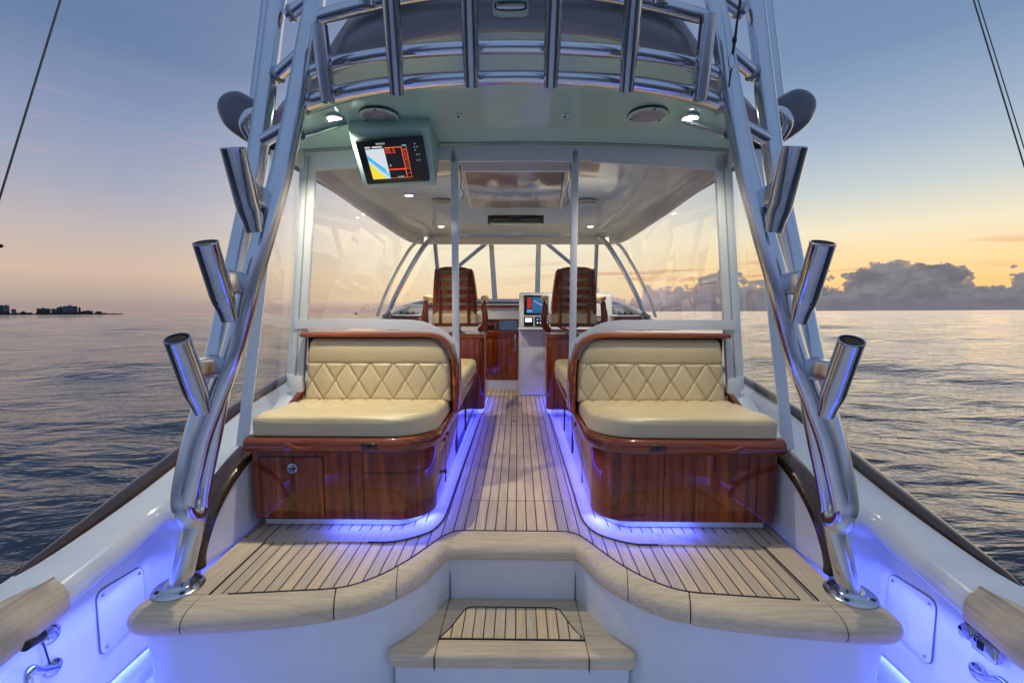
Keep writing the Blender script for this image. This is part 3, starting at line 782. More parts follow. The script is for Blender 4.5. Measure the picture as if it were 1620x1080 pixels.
def corner(x0, y0, x1, y1, r, n=8, yback=2.75):
    """plan outline: outer side x0, front y0, aisle side x1, with a rounded front/aisle corner"""
    pts = [(x0, yback), (x0, y0)]
    for k in range(n+1):
        a = -math.pi/2 + math.pi/2*k/n
        pts.append((x1-r + math.cos(a)*r, y0+r + math.sin(a)*r))
    pts.append((x1, yback)); return pts
for s in (0, 1):
    MIRROR[0] = bool(s); sd = 'port' if not s else 'starboard'
    bs = thing('aft_bench', ('port bench facing aft in cream diamond-stitched vinyl, round latch on its varnished mahogany front' if not s else 'starboard bench facing aft in cream diamond-stitched vinyl over plain varnished mahogany front'), 'bench', (-.80, 2.4, 0), 'cream aft-facing benches')
    # locker: continuous skin with large rounded corner
    R0 = .165
    part('locker', MB().prism(corner(-1.226, 2.066, -.388, 0, R0, 14, 4.18)+[], .062, .392, 'z', .004, 2), mah_z, bs)
    # door / drawer joints
    J = .0028
    def fj(x0, x1, z0, z1): return MB().box(x0, x1, 2.0645, 2.070, z0, z1)
    def rjoint(z, th=J):                       # horizontal joint that wraps the rounded corner
        path = [(-.700, 2.066)] + [(-.388-R0+math.cos(a)*R0, 2.066+R0+math.sin(a)*R0) for a in [(-90+9*k)*math.pi/180 for k in range(11)]] + [(-.388, 2.52)]
        secs = []
        for i, p in enumerate(path):
            c = Vector((-.388-R0, 2.066+R0)); pv = Vector(p)
            nrm = Vector((0,-1)) if i == 0 else (Vector((1,0)) if i == len(path)-1 else (pv-c).normalized())
            a = pv + nrm*.0012; b_ = pv - nrm*.004
            secs.append([(a.x,a.y,z-th/2),(a.x,a.y,z+th/2),(b_.x,b_.y,z+th/2),(b_.x,b_.y,z-th/2)])
        return MB().loft(secs)
    if not s:
        dr = part('locker_door', MB().box(-1.192, -.893, 2.0625, 2.072, .070, .366, .002), mah_z, bs)
        part('joint', MB().box(-1.1955, -.8895, 2.0645, 2.070, .066, .370), blackm, bs)
        lc = P(462, 741, y=2.06)
        lt = part('latch', MB().lathe([(.0245,0),(.0245,.003),(.021,.006),(.016,.005),(.0155,.002),(.010,.002),(.009,.007),(.0001,.008)], 28, (lc.x, 2.0628, lc.z), (0,-1,0)), chrome, dr)
        part('latch_grip', MB().box(lc.x-.014, lc.x+.014, 2.0535, 2.0605, lc.z-.0035, lc.z+.0035, .0015), black, dr)
        part('joint', fj(-.770, -.7675, .066, .388), blackm, bs)
        part('joint', fj(-.7065, -.7035, .066, .388), blackm, bs)
        part('joint', rjoint(.292), blackm, bs)
    else:
        part('joint', fj(-1.14, -1.1375, .066, .388), blackm, bs)
        part('joint', fj(-.852, -.8495, .066, .388), blackm, bs)
        part('joint', fj(-.7065, -.7035, .066, .388), blackm, bs)
    for yy in (2.52, 3.02, 3.55):
        part('joint', MB().box(-.392, -.3868, yy, yy+J, .066, .388), blackm, bs)
    for yy, zz in (((2.30,.345),(2.30,.165),(2.40,.345)) if not s else ((2.62,.345),)):
        if yy < 2.35: px_, n_ = -.388, (1,0,0)
        part('knob', MB().lathe([(.006,0),(.006,.008),(.014,.012),(.015,.018),(.010,.023),(.0001,.024)], 20, (-.389, yy+.12, zz), (1,0,0)), mah_y, bs)
    # plinth under the locker with the LED tape
    part('plinth', MB().prism(corner(-1.215, 2.135, -.460, 0, .12, 8, 4.15), .0045, .060, 'z'), whitep, bs)
    part('led_strip', MB().box(-1.05, -.60, 2.118, 2.130, .052, .059), blue_m, bs)
    part('led_strip', MB().box(-.457, -.445, 2.30, 4.1, .052, .059), blue_m, bs)
    # bullnose rail carried round the corner
    path = [(-1.238,2.052)] + [(-.375-.18+math.cos(a)*.18, 2.050+.18+math.sin(a)*.18) for a in [(-90+7.5*k)*math.pi/180 for k in range(13)]] + [(-.375, 2.6), (-.375, 3.3), (-.375, 4.18)]
    path = [(-1.238,2.050), (-.9,2.050)] + path[1:]
    secs = []
    for i, p in enumerate(path):
        p = Vector((*p, 0)); tg = (Vector((*path[min(i+1, len(path)-1)],0)) - Vector((*path[max(i-1,0)],0))).normalized(); nn = Vector((tg.y, -tg.x, 0))
        prof = [(-.05,.396),(-.004,.394),(.012,.400),(.024,.412),(.030,.432),(.027,.452),(.016,.464),(.002,.468),(-.05,.468)]
        secs.append([(p.x+nn.x*a, p.y+nn.y*a, z) for a, z in prof])
    rl = part('rail', MB().loft(secs), mah_x, bs, ang=40)
    part('rail_core', MB().prism(corner(-1.226, 2.07, -.39, 0, .165, 10, 4.16), .393, .466, 'z'), mah_x, bs)
    # recessed finger grips and the dark fitting on the rail
    part('rail_fitting', MB().box(-.695, -.62, 2.0180, 2.030, .415, .448, .005), capw, rl)
    part('rail_fitting', MB().lathe([(.008,0),(.008,.004),(.003,.006),(.0001,.006)], 14, (-.655, 2.0172, .438), (0,-1,0)), blackm, rl)
    # carved thumb grip, a shallow eye-shaped scoop
    gv = MB().tube([(-1.045, 2.025, .432), (-1.03, 2.0195, .440), (-1.00, 2.0185, .428), (-.955, 2.0190, .424), (-.91, 2.0205, .432), (-.86, 2.0225, .446)], [.010,.009,.006,.004,.003,.001], 10)
    part('finger_grip', gv, mah_x, rl)
    # seat cushion
    def cw(u, v): 
        if v < 2.235: return .004*math.sin(u*9)*math.sin(v*30) 
        k = min(1, (v-2.235)/.03)
        return k*diamond(u+.02, v-.02, .132, .205, .006, .006, .005)
    so_ = [(-1.213, 2.60), (-1.218, 2.075), (-1.212, 2.060), (-1.195, 2.052)] + [(-.372-.21+math.cos(a)*.21, 2.052+.19+math.sin(a)*.19) for a in [(-90+9*k)*math.pi/180 for k in range(11)]] + [(-.370, 2.60)]
    cu = part('seat_cushion', puff(so_, .094, .032, cw, lambda u, v, h: (u, v, .468 + h - max(0, v-2.15)*.055), 190, 90), leather, bs, ang=60)
    # backrest cushion, arched towards the aisle
    ZB, ZQ = .545, .748
    bo = [(-1.190, .530), (-1.172, .80), (-1.160, .862), (-1.145, .880), (-1.12, .884)] + [(-.49, .884), (-.455, .878), (-.42, .860), (-.392, .825), (-.372, .775), (-.362, .72), (-.357, .530)]
    def bw(u, v):
        g = -.009*math.exp(-((v-ZQ)/.006)**2)
        if v > ZQ: return g + .008*math.sin(min(1, (v-ZQ)/.13)*math.pi)
        return g + diamond(u+.02, v-ZB, .132, ZQ-ZB, .0078, .0058, .007)*min(1, (ZQ-v)/.012)
    part('backrest_cushion', puff(bo, .085, .030, bw, lambda u, v, h: (u, 2.600 + (v-.53)*.10 - h, v), 200, 96), leather, bs, ang=60)
    # stitched piping along the cushion fronts
    part('piping', MB().tube([(-1.214, 2.0555, .552), (-1.0, 2.0485, .5525), (-.80, 2.0475, .553), (-.60, 2.0485, .5525)], .0022, 6), leather, cu)
    # mahogany surround: back panel, arched rim, outboard wing
    arch = [(-1.21,.47),(-1.21,.905),(-.47,.905),(-.415,.893),(-.372,.862),(-.348,.815),(-.338,.75),(-.335,.47)]
    part('gap_shade_sheet', MB().prism([(max(a,-1.185), min(b_,.888)-.0) for a, b_ in arch], 2.600, 2.639, 'y', .002), blackm, bs)  # black sheet standing in for the shade between cushion and rim
    part('back_panel', MB().prism(arch, 2.640, 2.70, 'y', .004), mah_x, bs)
    rp = [(-1.20,.903),(-.85,.905),(-.60,.905),(-.50,.905),(-.44,.896),(-.395,.872),(-.362,.832),(-.345,.780),(-.338,.70),(-.336,.60),(-.336,.47)]
    rpd = [v_ for v_ in spline([Vector((p[0], p[1], 0)) for p in rp], [0]*len(rp), 5)[0]]
    secs = []
    for i, p in enumerate(rpd):
        tg = (rpd[min(i+1, len(rpd)-1)] - rpd[max(i-1, 0)]).normalized(); nn = Vector((-tg.y, tg.x, 0))
        sec = []
        for a, y in ((-.012,2.76),(-.012,2.535),(-.008,2.526),(.002,2.522),(.012,2.527),(.016,2.540),(.018,2.68),(.014,2.75)):
            sec.append((p.x+nn.x*a, y, p.y+nn.y*a))
        secs.append(sec)
    part('back_rim', MB().loft(secs), mah_x, bs, ang=45)
    part('back_wing', MB().hexa([(-1.248,2.18,.40),(-1.228,2.18,.40),(-1.215,2.72,.40),(-1.255,2.72,.40),(-1.248,2.30,.470),(-1.228,2.30,.470),(-1.215,2.70,.620),(-1.255,2.70,.620)], .004), mah_y, bs)

    # forward-facing lounge behind the bench back
    lg = thing('lounge_seat', f'cream vinyl {sd} lounge cushion behind the bench back along the aisle', 'seat', (-.75, 3.4, .468))
    lo = [(-1.20, 4.12), (-1.20, 2.78), (-.40, 2.78), (-.375, 2.80), (-.360, 2.84), (-.350, 4.02), (-.356, 4.07), (-.38, 4.11), (-.41, 4.12)]
    part('seat_cushion', puff(lo, .105, .035, lambda u, v: 0, lambda u, v, h: (u, v, .468+h), 60, 60), leather, lg, ang=60)
    lb = [(4.10,.58),(2.80,.58),(2.80,.86),(2.83,.88),(4.07,.88),(4.10,.86)]
    part('backrest_cushion', puff([(v_, z_) for v_, z_ in lb], .09, .03, lambda u, v: 0, lambda u, v, h: (-1.25 + h, u, v), 50, 30), leather, lg, ang=60)

    # helm locker (wood box on which the helm chair stands)
    hb_ = thing('helm_locker', f'{sd} mahogany box with a round corner post carrying the helm chair', 'cabinet', (-.8, 4.6, 0))
    part('box', MB().box(-1.30, -.36, 4.24, 5.02, .085, .745, .006), mah_z, hb_)
    part('corner_post', MB().lathe([(.058,.07),(.062,.074),(.062,.748),(.056,.752)], 28, (-.354, 4.30, 0)), mah_z, hb_)
    part('side_panel', MB().box(-.372, -.302, 4.36, 5.02, .085, .745, .005), mah_z, hb_)
    part('top_plate', MB().box(-1.31, -.30, 4.232, 5.03, .746, .766, .007), mah_y, hb_)
    part('base', MB().box(-1.25, -.42, 4.30, 4.98, .0045, .083), whitep, hb_)
    part('led_strip', MB().box(-.418, -.408, 4.36, 4.95, .070, .078), blue_m, hb_)
MIRROR[0] = False

# ================================================================== HELM CHAIRS
def helm_chair(cx, label):
    MIRROR[0] = False
    h = thing('helm_chair', label, 'helm chair', (cx, 4.62, .767), 'ladder-back helm chairs')
    def T(p): return (cx+p[0], 4.62+p[1], p[2])
    B = MB
    part('pedestal', B().lathe([(.085,.767),(.085,.775),(.045,.785),(.038,.80),(.038,.842),(.06,.85)], 24, (cx, 4.66, 0)), chrome, h)
    part('seat_base', B().box(cx-.23, cx+.23, 4.47, 4.90, .842, .872, .010), mah_x, h)
    so_ = [(-.20,-.215),(.20,-.215),(.225,-.19),(.235,.10),(.20,.20),(.12,.235),(-.12,.235),(-.20,.20),(-.235,.10),(-.225,-.19)]
    pf = puff([(cx+a, 4.68+b_) for a, b_ in reversed(so_)], .115, .045, lambda u, v: -.004*math.exp(-(((v-4.62)/.008)**2)), lambda u, v, hh: (u, v, .872+hh), 40, 36)
    part('seat_cushion', pf, leather, h, ang=60)
    # ladder back: two curved varnished stiles, slats between, cream upholstery in front
    def back(u, v):      # u -1..1 across, v 0..1 up; returns point on the rear surface
        w = .235 - .045*v**2 if v > .0 else .235
        z = .90 + .50*v; y = 4.475 - .085*v + .02*math.sin(v*3.0) + .035*(u*u)
        return Vector((cx+u*w, y, z))
    for sgn in (-1, 1):
        secs = []
        for i in range(15):
            v = i/14; p = back(sgn*.93, v); a = back(sgn*.80, v)
            secs.append([p+Vector((0,-.018,0)), a+Vector((0,-.018,0)), a+Vector((0,.022,0)), p+Vector((0,.022,0))])
        part('back_stile', MB().loft(secs), mah_z, h)
        # inner splayed strut seen from behind
        part('back_strut', MB().tube([back(sgn*.60, -.05)+Vector((0,-.03,0)), back(sgn*.60,.3)+Vector((0,-.03,0)), back(sgn*.74,.9)+Vector((0,-.026,0))], [.016,.014,.009], 10), mah_z, h)
    for k in range(5):
        v0 = .20 + .155*k; secs = []
        for i in range(13):
            u = -.86 + 1.72*i/12; a = back(u, v0); b2 = back(u, v0+.098)
            secs.append([a+Vector((0,-.010,0)), a+Vector((0,.012,0)), b2+Vector((0,.012,0)), b2+Vector((0,-.010,0))])
        part('back_slat', MB().loft(secs), mah_x, h)
    secs = []
    for i in range(13):
        u = -.9+1.8*i/12; a = back(u, .965 - .03*abs(u)**3); b2 = back(u, 1.035 - .10*abs(u)**4)
        secs.append([a+Vector((0,-.022,0)), b2+Vector((0,-.016,0)), b2+Vector((0,.02,.004)), a+Vector((0,.03,0))])
    part('back_slat', MB().loft(secs), mah_x, h, label='wider curved top slat')
    secs = []
    for i in range(17):
        u = -.97+1.94*i/16; e = abs(u)**6; col = []
        for j in range(15):
            v = .18+.82*j/14; rib = .006*abs(math.sin(v*18))
            p = back(u, v - .03*e*(j/14)); col.append(p + Vector((0, .018, 0)))
        for j in range(14, -1, -1):
            v = .18+.82*j/14; p = back(u, v - .03*e*(j/14)); col.append(p + Vector((0, .028+(.065+.006*abs(math.sin(v*19)))*(1-.8*e), 0)))
        secs.append(col)
    part('back_cushion', MB().loft(secs), leather, h, ang=60)
    for sgn in (-1, 1):
        x = cx+sgn*.285
        ar = MB().tube([(x-sgn*.05,4.56,.80),(x,4.52,.845),(x+sgn*.012,4.49,.93),(x+sgn*.004,4.50,1.02),(x,4.53,1.075),(x,4.70,1.090),(x,4.86,1.085)], [.030,.036,.040,.032,.030,.026,.020], 14, sx=.62)
        a_ = part('armrest', ar, mah_z, h, ang=60)
        part('arm_pad', MB().tube([(x,4.46,1.112),(x,4.50,1.122),(x,4.70,1.125),(x,4.84,1.118),(x,4.87,1.108)], [.016,.030,.030,.028,.014], 14), leather, a_, ang=60)
helm_chair(-.600, 'port helm chair with varnished ladder back, standing left of the aisle')
helm_chair(.575, 'starboard helm chair with varnished ladder back, hiding half the console screens')

# ================================================================== HELM CONSOLE, DASH AND COMPANIONWAY
bk = thing('cabin_bulkhead', 'white bulkhead across the boat ahead of the helm with a dark companionway', 'bulkhead', (0, 5.6, 0))
dl = P(766, 515, y=5.56); dr_ = P(820, 602, y=5.56)
x0, x1 = dl.x-.005, dr_.x+.002
part('wall', MB().box(-1.40, x0, 5.56, 5.64, -.02, 1.02).box(x1, 1.40, 5.56, 5.64, -.02, 1.02).box(x0, x1, 5.56, 5.64, -.02, .115).box(x0, x1, 5.56, 5.64, .870, 1.02), gel, bk)
part('opening_trim', MB().box(x0-.0, x1, 5.548, 5.559, .852, .872), mah_x, bk)
part('mirror_panel', MB().box(x0, x1-.02, 5.60, 5.61, .735, .855), mirror, bk)
dr2 = thing('cabin_door', 'varnished mahogany cabin door with a rounded panel and chrome latch', 'door', ((x0+x1)/2, 5.6, .12))
part('door_leaf', MB().box(x0+.004, x1-.004, 5.575, 5.60, .12, .730, .003), mah_z, dr2)
part('door_panel', MB().box(x0+.05, x1-.085, 5.563, 5.576, .20, .61, .018, 3), mah_z, dr2)
part('door_rail', MB().box(x0+.004, x1-.004, 5.566, 5.5745, .64, .722, .004), mah_x, dr2)
hd = part('handle', MB().box(x1-.058, x1-.030, 5.555, 5.5745, .49, .69, .005), chrome, dr2)
part('keyhole', MB().lathe([(.006,0),(.006,.003),(.0001,.003)], 12, (x1-.044, 5.5548, .53), (0,-1,0)), blackm, hd)
part('jamb', MB().box(x1, x1+.05, 5.535, 5.5595, .0, 1.0, .006), whitep, bk)

dash = thing('dashboard', 'white dashboard shelf with brown edge trim below the windshield', 'dashboard', (0, 6.0, 1.0))
dp = [(-1.38,5.55),(1.38,5.55),(1.36,5.95),(1.16,6.42),(.68,6.86),(0,7.04),(-.68,6.86),(-1.16,6.42),(-1.36,5.95)]
part('top', MB().prism(dp, 1.022, 1.046, 'z', .004), gel, dash)
part('edge_trim', MB().box(-1.1, .03, 5.520, 5.549, 1.010, 1.046, .008), mah_x, dash)
for s in (0, 1):
    MIRROR[0] = bool(s)
    for k in range(3):
        part('side_moulding', MB().tube([(-1.44+.03*k,4.95,.925+.018*k),(-1.40+.03*k,5.4,.972+.020*k),(-1.30+.03*k,5.9,1.035+.018*k),(-1.10+.03*k,6.35,1.062+.012*k),(-.75+.03*k,6.75,1.075+.01*k)], .022, 10), fascia_m, dash)
    bx = thing('throttle_box' if s else 'gear_box', 'wooden box with dark control gear at the %s end of the dash' % ('starboard' if s else 'port'), 'cabinet', (-1.13, 5.1, .88))
    a = P(618, 500, y=5.0); b_ = P(662, 514, y=5.0)
    part('box', MB().box(a.x, b_.x, 5.0, 5.5, .80, .925, .004), mah_x, bx)
    part('lid', MB().box(a.x-.008, b_.x+.008, 4.99, 5.51, .926, .940, .004), whitep, bx)
    rnd = random.Random(4+s)
    part('control_gear', MB().box(a.x+.07, b_.x-.05, 5.05, 5.3, .941, .953, .004), black, bx)
    for k in range(5):
        xx = a.x+.10+.035*k
        part('knob', MB().lathe([(.012,0),(.012,.012),(.007,.018+.01*rnd.random()),(.0001,.03)], 12, (xx, 5.08+.05*(k % 2), .953)), chrome if k % 2 else black, bx)
MIRROR[0] = False

con = thing('helm_console', 'white moulded helm console with screens, gauges and switches behind the starboard chair', 'helm console', (.55, 5.4, 0))
part('lower_pod', MB().prism([(5.20,-.0),(5.58,-.0),(5.58,.80),(5.20,.80)], .045, 1.08, 'x', .022, 3), gel, con)
part('upper_pod', MB().prism([(5.16,.79),(5.56,.79),(5.56,1.19),(5.30,1.19),(5.22,1.165)], .035, 1.10, 'x', .024, 3), gel, con)
part('shelf', MB().box(.02, 1.12, 5.125, 5.20, .765, .792, .012), gel, con)
part('pod_groove', MB().prism(rrect(.31,.38,.10,.10,.60,.60,.03), 5.1955, 5.1985, 'y'), brown_s, con) if False else None
def yf(z): return 5.16 + (.06*(z-.79)/.375)
def on(px, py): 
    p = P(px, py, y=5.19); return p
def panel(px0, py0, px1, py1, name, m, parent, th=.008, off=0.0, bev=.003):
    a, c = P(px0, py1, y=5.19), P(px1, py0, y=5.19); z0, z1 = a.z, c.z
    y0, y1 = yf(z0)-off, yf(z1)-off
    return part(name, MB().hexa([(a.x,y0-th,z0),(c.x,y0-th,z0),(c.x,y0+.004,z0),(a.x,y0+.004,z0),(a.x,y1-th,z1),(c.x,y1-th,z1),(c.x,y1+.004,z1),(a.x,y1+.004,z1)], bev), m, parent)
def plotter(px0, px1, py0, py1, name, rnd):
    pl = panel(px0, py0, px1, py1, name, black, con, .008)
    w = px1-px0; h = py1-py0
    q = lambda a, b_, c, d, nm, m, off: panel(px0+w*a, py0+h*b_, px0+w*c, py0+h*d, nm, m, pl, .0008, .0082+off, 0)
    q(.10,.10,.94,.90, 'screen', em('chart_blue', (38,98,150), .9), 0)
    q(.10,.12,.34,.70, 'screen_field', em('chart_dark', (52,26,40), .9), .001)
    for k in range(4): q(.13,.16+.13*k,.31,.235+.13*k, 'screen_field', em('chart_red', (214,48,40), 1.0), .002)
    q(.12,.74,.33,.86, 'screen_field', em('chart_ltblue', (96,150,200), 1.0), .001)
    for k in range(5): q(.40+.07*k,.28+.05*k,.455+.07*k,.315+.05*k, 'screen_mark', em('chart_white', (205,215,225), 1.0), .002)
    q(.38,.78,.92,.82, 'screen_mark', em('chart_dkblue', (24,52,104), 1.0), .001)
    return pl
plotter(829, 868, 467, 498, 'chart_plotter', 1)
plotter(896, 936, 467, 498, 'chart_plotter', 2)
g1 = panel(829, 501, 843.5, 516, 'autopilot_display', black, con, .010)
panel(831, 503, 841, 509, 'screen', em('lit_white', (245,245,235), 1.6), g1, .001, .0105, 0)
g2 = panel(846, 501, 868, 516, 'switch_panel', black, con, .010)
for k in range(4):
    panel(849+5*k, 503.5, 851.4+5*k, 506, 'indicator', em('lit_blue', (90,130,230), 1.8), g2, .002, .0105, 0)
    panel(849+5*k, 509, 851.4+5*k, 511.5, 'indicator', em('lit_pale', (190,205,235), 1.2), g2, .002, .0105, 0)
g3 = panel(940, 500, 952, 515, 'autopilot_display', black, con, .010)
panel(941.5, 502, 950.5, 508, 'screen', em('lit_green', (120,140,130), .7), g3, .001, .0105, 0)
whl = thing('steering_wheel', 'dark steering wheel on the console behind the starboard chair', 'steering wheel', (.58, 5.0, .95))
part('rim', MB().tube([( .58+math.cos(a)*.17, 5.02-.02*math.sin(a), .93+math.sin(a)*.15) for a in [2*math.pi*k/24 for k in range(25)]], .011, 10, sub=1, caps=False), mah_y, whl)
for k in range(5):
    a = math.pi/2 + 2*math.pi*k/5
    part('spoke', MB().tube([(.58,5.04,.93),(.58+math.cos(a)*.165,5.02,.93+math.sin(a)*.145)], .007, 8), chrome, whl)
part('hub', MB().lathe([(.035,0),(.035,.02),(.02,.035),(.02,.11)], 20, (.58,5.045,.93), (0,1,0)), chrome, whl)

# ================================================================== HARDTOP
def zc(y):
    return interp([(1.60,2.16),(1.78,2.095),(2.0,2.012),(2.6,1.955),(3.7,1.905),(5.2,1.862),(5.9,1.845)], y)
def ztop(x, y): return zc(y) - .035*(x/1.1)**2
OUTH = [(0,1.780),(-.25,1.792),(-.46,1.830),(-.64,1.900),(-.82,2.00),(-.98,2.12),(-1.11,2.25),(-1.185,2.40),(-1.195,2.8),(-1.195,4.0),(-1.185,4.9),(-1.12,5.22),(-.95,5.38),(-.5,5.46),(0,5.48)]
OHd = dens(OUTH, 6)
ht = thing('hardtop', 'seafoam-painted fibreglass hardtop over the bench seats and helm', 'hardtop', (0, 3.5, 1.95))
gel_c = mat('reflection_pale_gelcoat', (.60,.68,.64), .12, coat=.9)  # same ceiling as the aft part, reflected light painted in as a paler tone
def hwid(y):
    best = .02
    for a, b_ in zip(OHd, OHd[1:]):
        if a.y <= y <= b_.y and b_.y > a.y: best = max(best, -(a.x+(b_.x-a.x)*(y-a.y)/(b_.y-a.y)))
    return best
rows = []; ys = [1.7802]
while ys[-1] < 5.475: ys.append(ys[-1] + (.008 if ys[-1] < 1.9 else .05))
ys = [y for y in ys if y < 5.479]
for y in ys:
    w = hwid(y); rows.append([(w*(2*i/24-1), y, ztop(w*(2*i/24-1), y)) for i in range(25)])
k_ = next(i for i, y in enumerate(ys) if y > 2.6)
part('ceiling', MB().loft(rows[:k_+1], closed=False), topmat, ht, ang=60, label='seafoam aft ceiling')
part('ceiling', MB().loft(rows[k_:], closed=False), gel_c, ht, ang=60, label='glossy ceiling ahead of the curtains, its reflected light put into a paler colour')
full = [p for p in OHd] + [Vector((-p.x, p.y, 0)) for p in reversed(OHd[:-1])]
full = full[:-1]
def edge_loft(prof, pts):
    secs = []; n = len(pts)
    for i, p in enumerate(pts):
        tg = (pts[(i+1) % n] - pts[i-1]).normalized(); nn = Vector((-tg.y, tg.x, 0))
        if nn.dot(p - Vector((0,3.5,0))) < 0: nn = -nn
        z = ztop(p.x, p.y); k_ = 1-.72*min(1,max(0,(abs(p.x)-.62)/.22)) if p.y < 2.3 else .28; secs.append([(p.x+nn.x*a*(.5+.5*k_), p.y+nn.y*a*(.5+.5*k_), z+h*k_) for a, h in prof])
    secs.append(secs[0]); return secs
part('edge_fascia', MB().loft(edge_loft([(-.012,.003),(-.004,-.004),(.006,-.004),(.016,.004),(.030,.024),(.042,.062),(.044,.105),(.034,.150),(.010,.190),(-.05,.225),(-.16,.245)], full), closed=False), fascia_m, ht, ang=60)
part('roof_skin', MB().add([(p.x*.86, 3.5+(p.y-3.5)*.92, ztop(p.x,p.y)+.10) for p in full], [tuple(range(len(full)))]), gel, ht)
# cross seam on the ceiling just inside the aft edge
def ceil_strip(path, w, t_, nm, m, par):
    secs = []
    for i, p in enumerate(path):
        p = Vector((p[0], p[1], 0)); a = Vector((*path[max(i-1,0)],0)); b_ = Vector((*path[min(i+1,len(path)-1)],0)); tg = (b_-a).normalized(); nn = Vector((-tg.y, tg.x, 0))*w/2
        q = [(p+nn), (p-nn)]
        secs.append([(q[0].x,q[0].y,ztop(q[0].x,q[0].y)-t_),(q[1].x,q[1].y,ztop(q[1].x,q[1].y)-t_),(q[1].x,q[1].y,ztop(q[1].x,q[1].y)+.004),(q[0].x,q[0].y,ztop(q[0].x,q[0].y)+.004)])
    return part(nm, MB().loft(secs), m, par)
xs_ = [-.95+1.9*i/30 for i in range(31)]
ceil_strip([(x, 1.985+.22*(x/.95)**2) for x in xs_], .003, .0012, 'seam', brown_s, ht)
xs_ = [-1.16+2.32*i/30 for i in range(31)]
ceil_strip([(x, 2.565) for x in xs_], .005, .002, 'seam', brown_s, ht)
# valance across the seats and along the sides
vv = []
for i in range(61):
    x = -1.17+2.34*i/60; z1 = ztop(x, 2.60)-.006
    ax = abs(x); lowr = .085 if ax > .36 else .085 - .0*(1-ax/.36)
    curve = lowr + (.018*((ax-.36)/.8)**1.0 if ax > .36 else 0) - (.012 if .36 < ax < .42 else 0)
    vv.append([(x,2.585,z1),(x,2.585,z1-curve),(x,2.600,z1-curve),(x,2.600,z1)])
part('valance', MB().loft(vv), fabric, ht)
for s in (0, 1):
    MIRROR[0] = bool(s)
    vs = []
    for i in range(31):
        y = 2.28+3.0*i/30; x = -hwid(y)+.02; z1 = ztop(x, y)+.02
        vs.append([(x-.012,y,z1),(x+.004,y,z1),(x+.012,y,z1-.02),(x+.006,y,z1-.105),(x-.012,y,z1-.115)])
    part('side_valance', MB().loft(vs), fabric if False else gel, ht)
    # side wing of the hardtop, rolled at its end
    wg = [(-1.10,2.030),(-1.16,2.052),(-1.23,2.085),(-1.30,2.125),(-1.36,2.155),(-1.42,2.150),(-1.465,2.115),(-1.475,2.065),(-1.455,2.010),(-1.425,1.975),(-1.385,1.945),(-1.350,1.925),(-1.325,1.935),(-1.32,1.965),(-1.31,2.00),(-1.27,2.01),(-1.20,2.0),(-1.10,1.985)]
    wg = [(a_, b2-.03) for a_, b2 in wg]; cx_, cz_ = -1.28, 2.01; ss = []
    wg = [(v_.x, v_.y) for v_ in spline([Vector((a_,b2,0)) for a_, b2 in wg], [0]*len(wg), 4)[0]]
    for y, k in ((2.30,.55),(2.303,.80),(2.315,.93),(2.34,1.0),(3.4,1.0),(4.6,.95),(5.1,.6)):
        ss.append([(cx_+(a-cx_)*(k if a < cx_ else 1), y, cz_+(b_-cz_)*k) for a, b_ in wg])
    part('side_wing', MB().loft(ss), wing_m, ht, ang=60)
    part('grab_rail', MB().tube([P(408,232,y=2.30),P(394,212,y=2.27),P(388,196,y=2.25),P(394,182,y=2.25),P(408,176,y=2.28)], [.020,.026,.028,.026,.02], 16), alu, ht)
MIRROR[0] = False
# smoked overhead hatch with its moulded frame
def ceil_quad(c4, nm, m, par, t_=.01, off=0.0, bev=.004):
    vs = [(x, y, ztop(x, y)-off-t_) for x, y in c4] + [(x, y, ztop(x, y)-off) for x, y in c4]
    return part(nm, MB().hexa(vs, bev), m, par)
hq = [(-.30,2.82),(.29,2.82),(.36,3.92),(-.37,3.92)]
def grow(q, k): 
    cx_ = sum(p[0] for p in q)/4; cy_ = sum(p[1] for p in q)/4
    return [(p[0]+math.copysign(k, p[0]-cx_), p[1]+math.copysign(k*1.6, p[1]-cy_)) for p in q]
hh = thing('overhead_hatch', 'smoked mirror-like hatch in a white frame in the middle of the ceiling', 'hatch', (0, 3.3, 1.93))
ceil_quad(grow(hq, .035), 'frame', gel, hh, .016, 0, .006)
part('pane', MB().hexa([(x, y, ztop(x, y)-(.074 if y < 3 else .020)) for x, y in hq] + [(x, y, ztop(x, y)-(.070 if y < 3 else .0165)) for x, y in hq], .001), pale_pane, hh)
for sx_ in (-1, 1):
    part('coaming', MB().hexa([(sx_*.325,2.80,ztop(.3,2.8)-.078),(sx_*.298,2.80,ztop(.3,2.8)-.078),(sx_*.365,3.93,ztop(.36,3.93)-.022),(sx_*.39,3.93,ztop(.36,3.93)-.022),(sx_*.325,2.80,ztop(.3,2.8)-.01),(sx_*.298,2.80,ztop(.3,2.8)-.01),(sx_*.365,3.93,ztop(.36,3.93)-.01),(sx_*.39,3.93,ztop(.36,3.93)-.01)], .003), gel, hh)
part('coaming', MB().box(-.325, .325, 2.785, 2.815, ztop(0,2.8)-.082, ztop(0,2.8)-.012, .004), gel, hh)
vn = thing('ceiling_vent', 'black slotted vent recessed in the forward ceiling', 'vent', (0, 4.5, 1.88))
vq = [(-.262,4.33),(.258,4.33),(.282,4.72),(-.287,4.72)]
ceil_quad(vq, 'vent_tray', blackm, vn, .006, 0, .001)
for k in (-1, 1):
    ceil_quad([(k*.14-.09,4.36),(k*.14+.09,4.36),(k*.14+.09,4.50),(k*.14-.09,4.50)], 'fan_grille', rubber, vn, .012, .0062, .003)
ceil_quad([(-.262,4.60),(.262,4.60),(.27,4.68),(-.27,4.68)], 'vent_lip', podmat, vn, .012, .0062, .003)

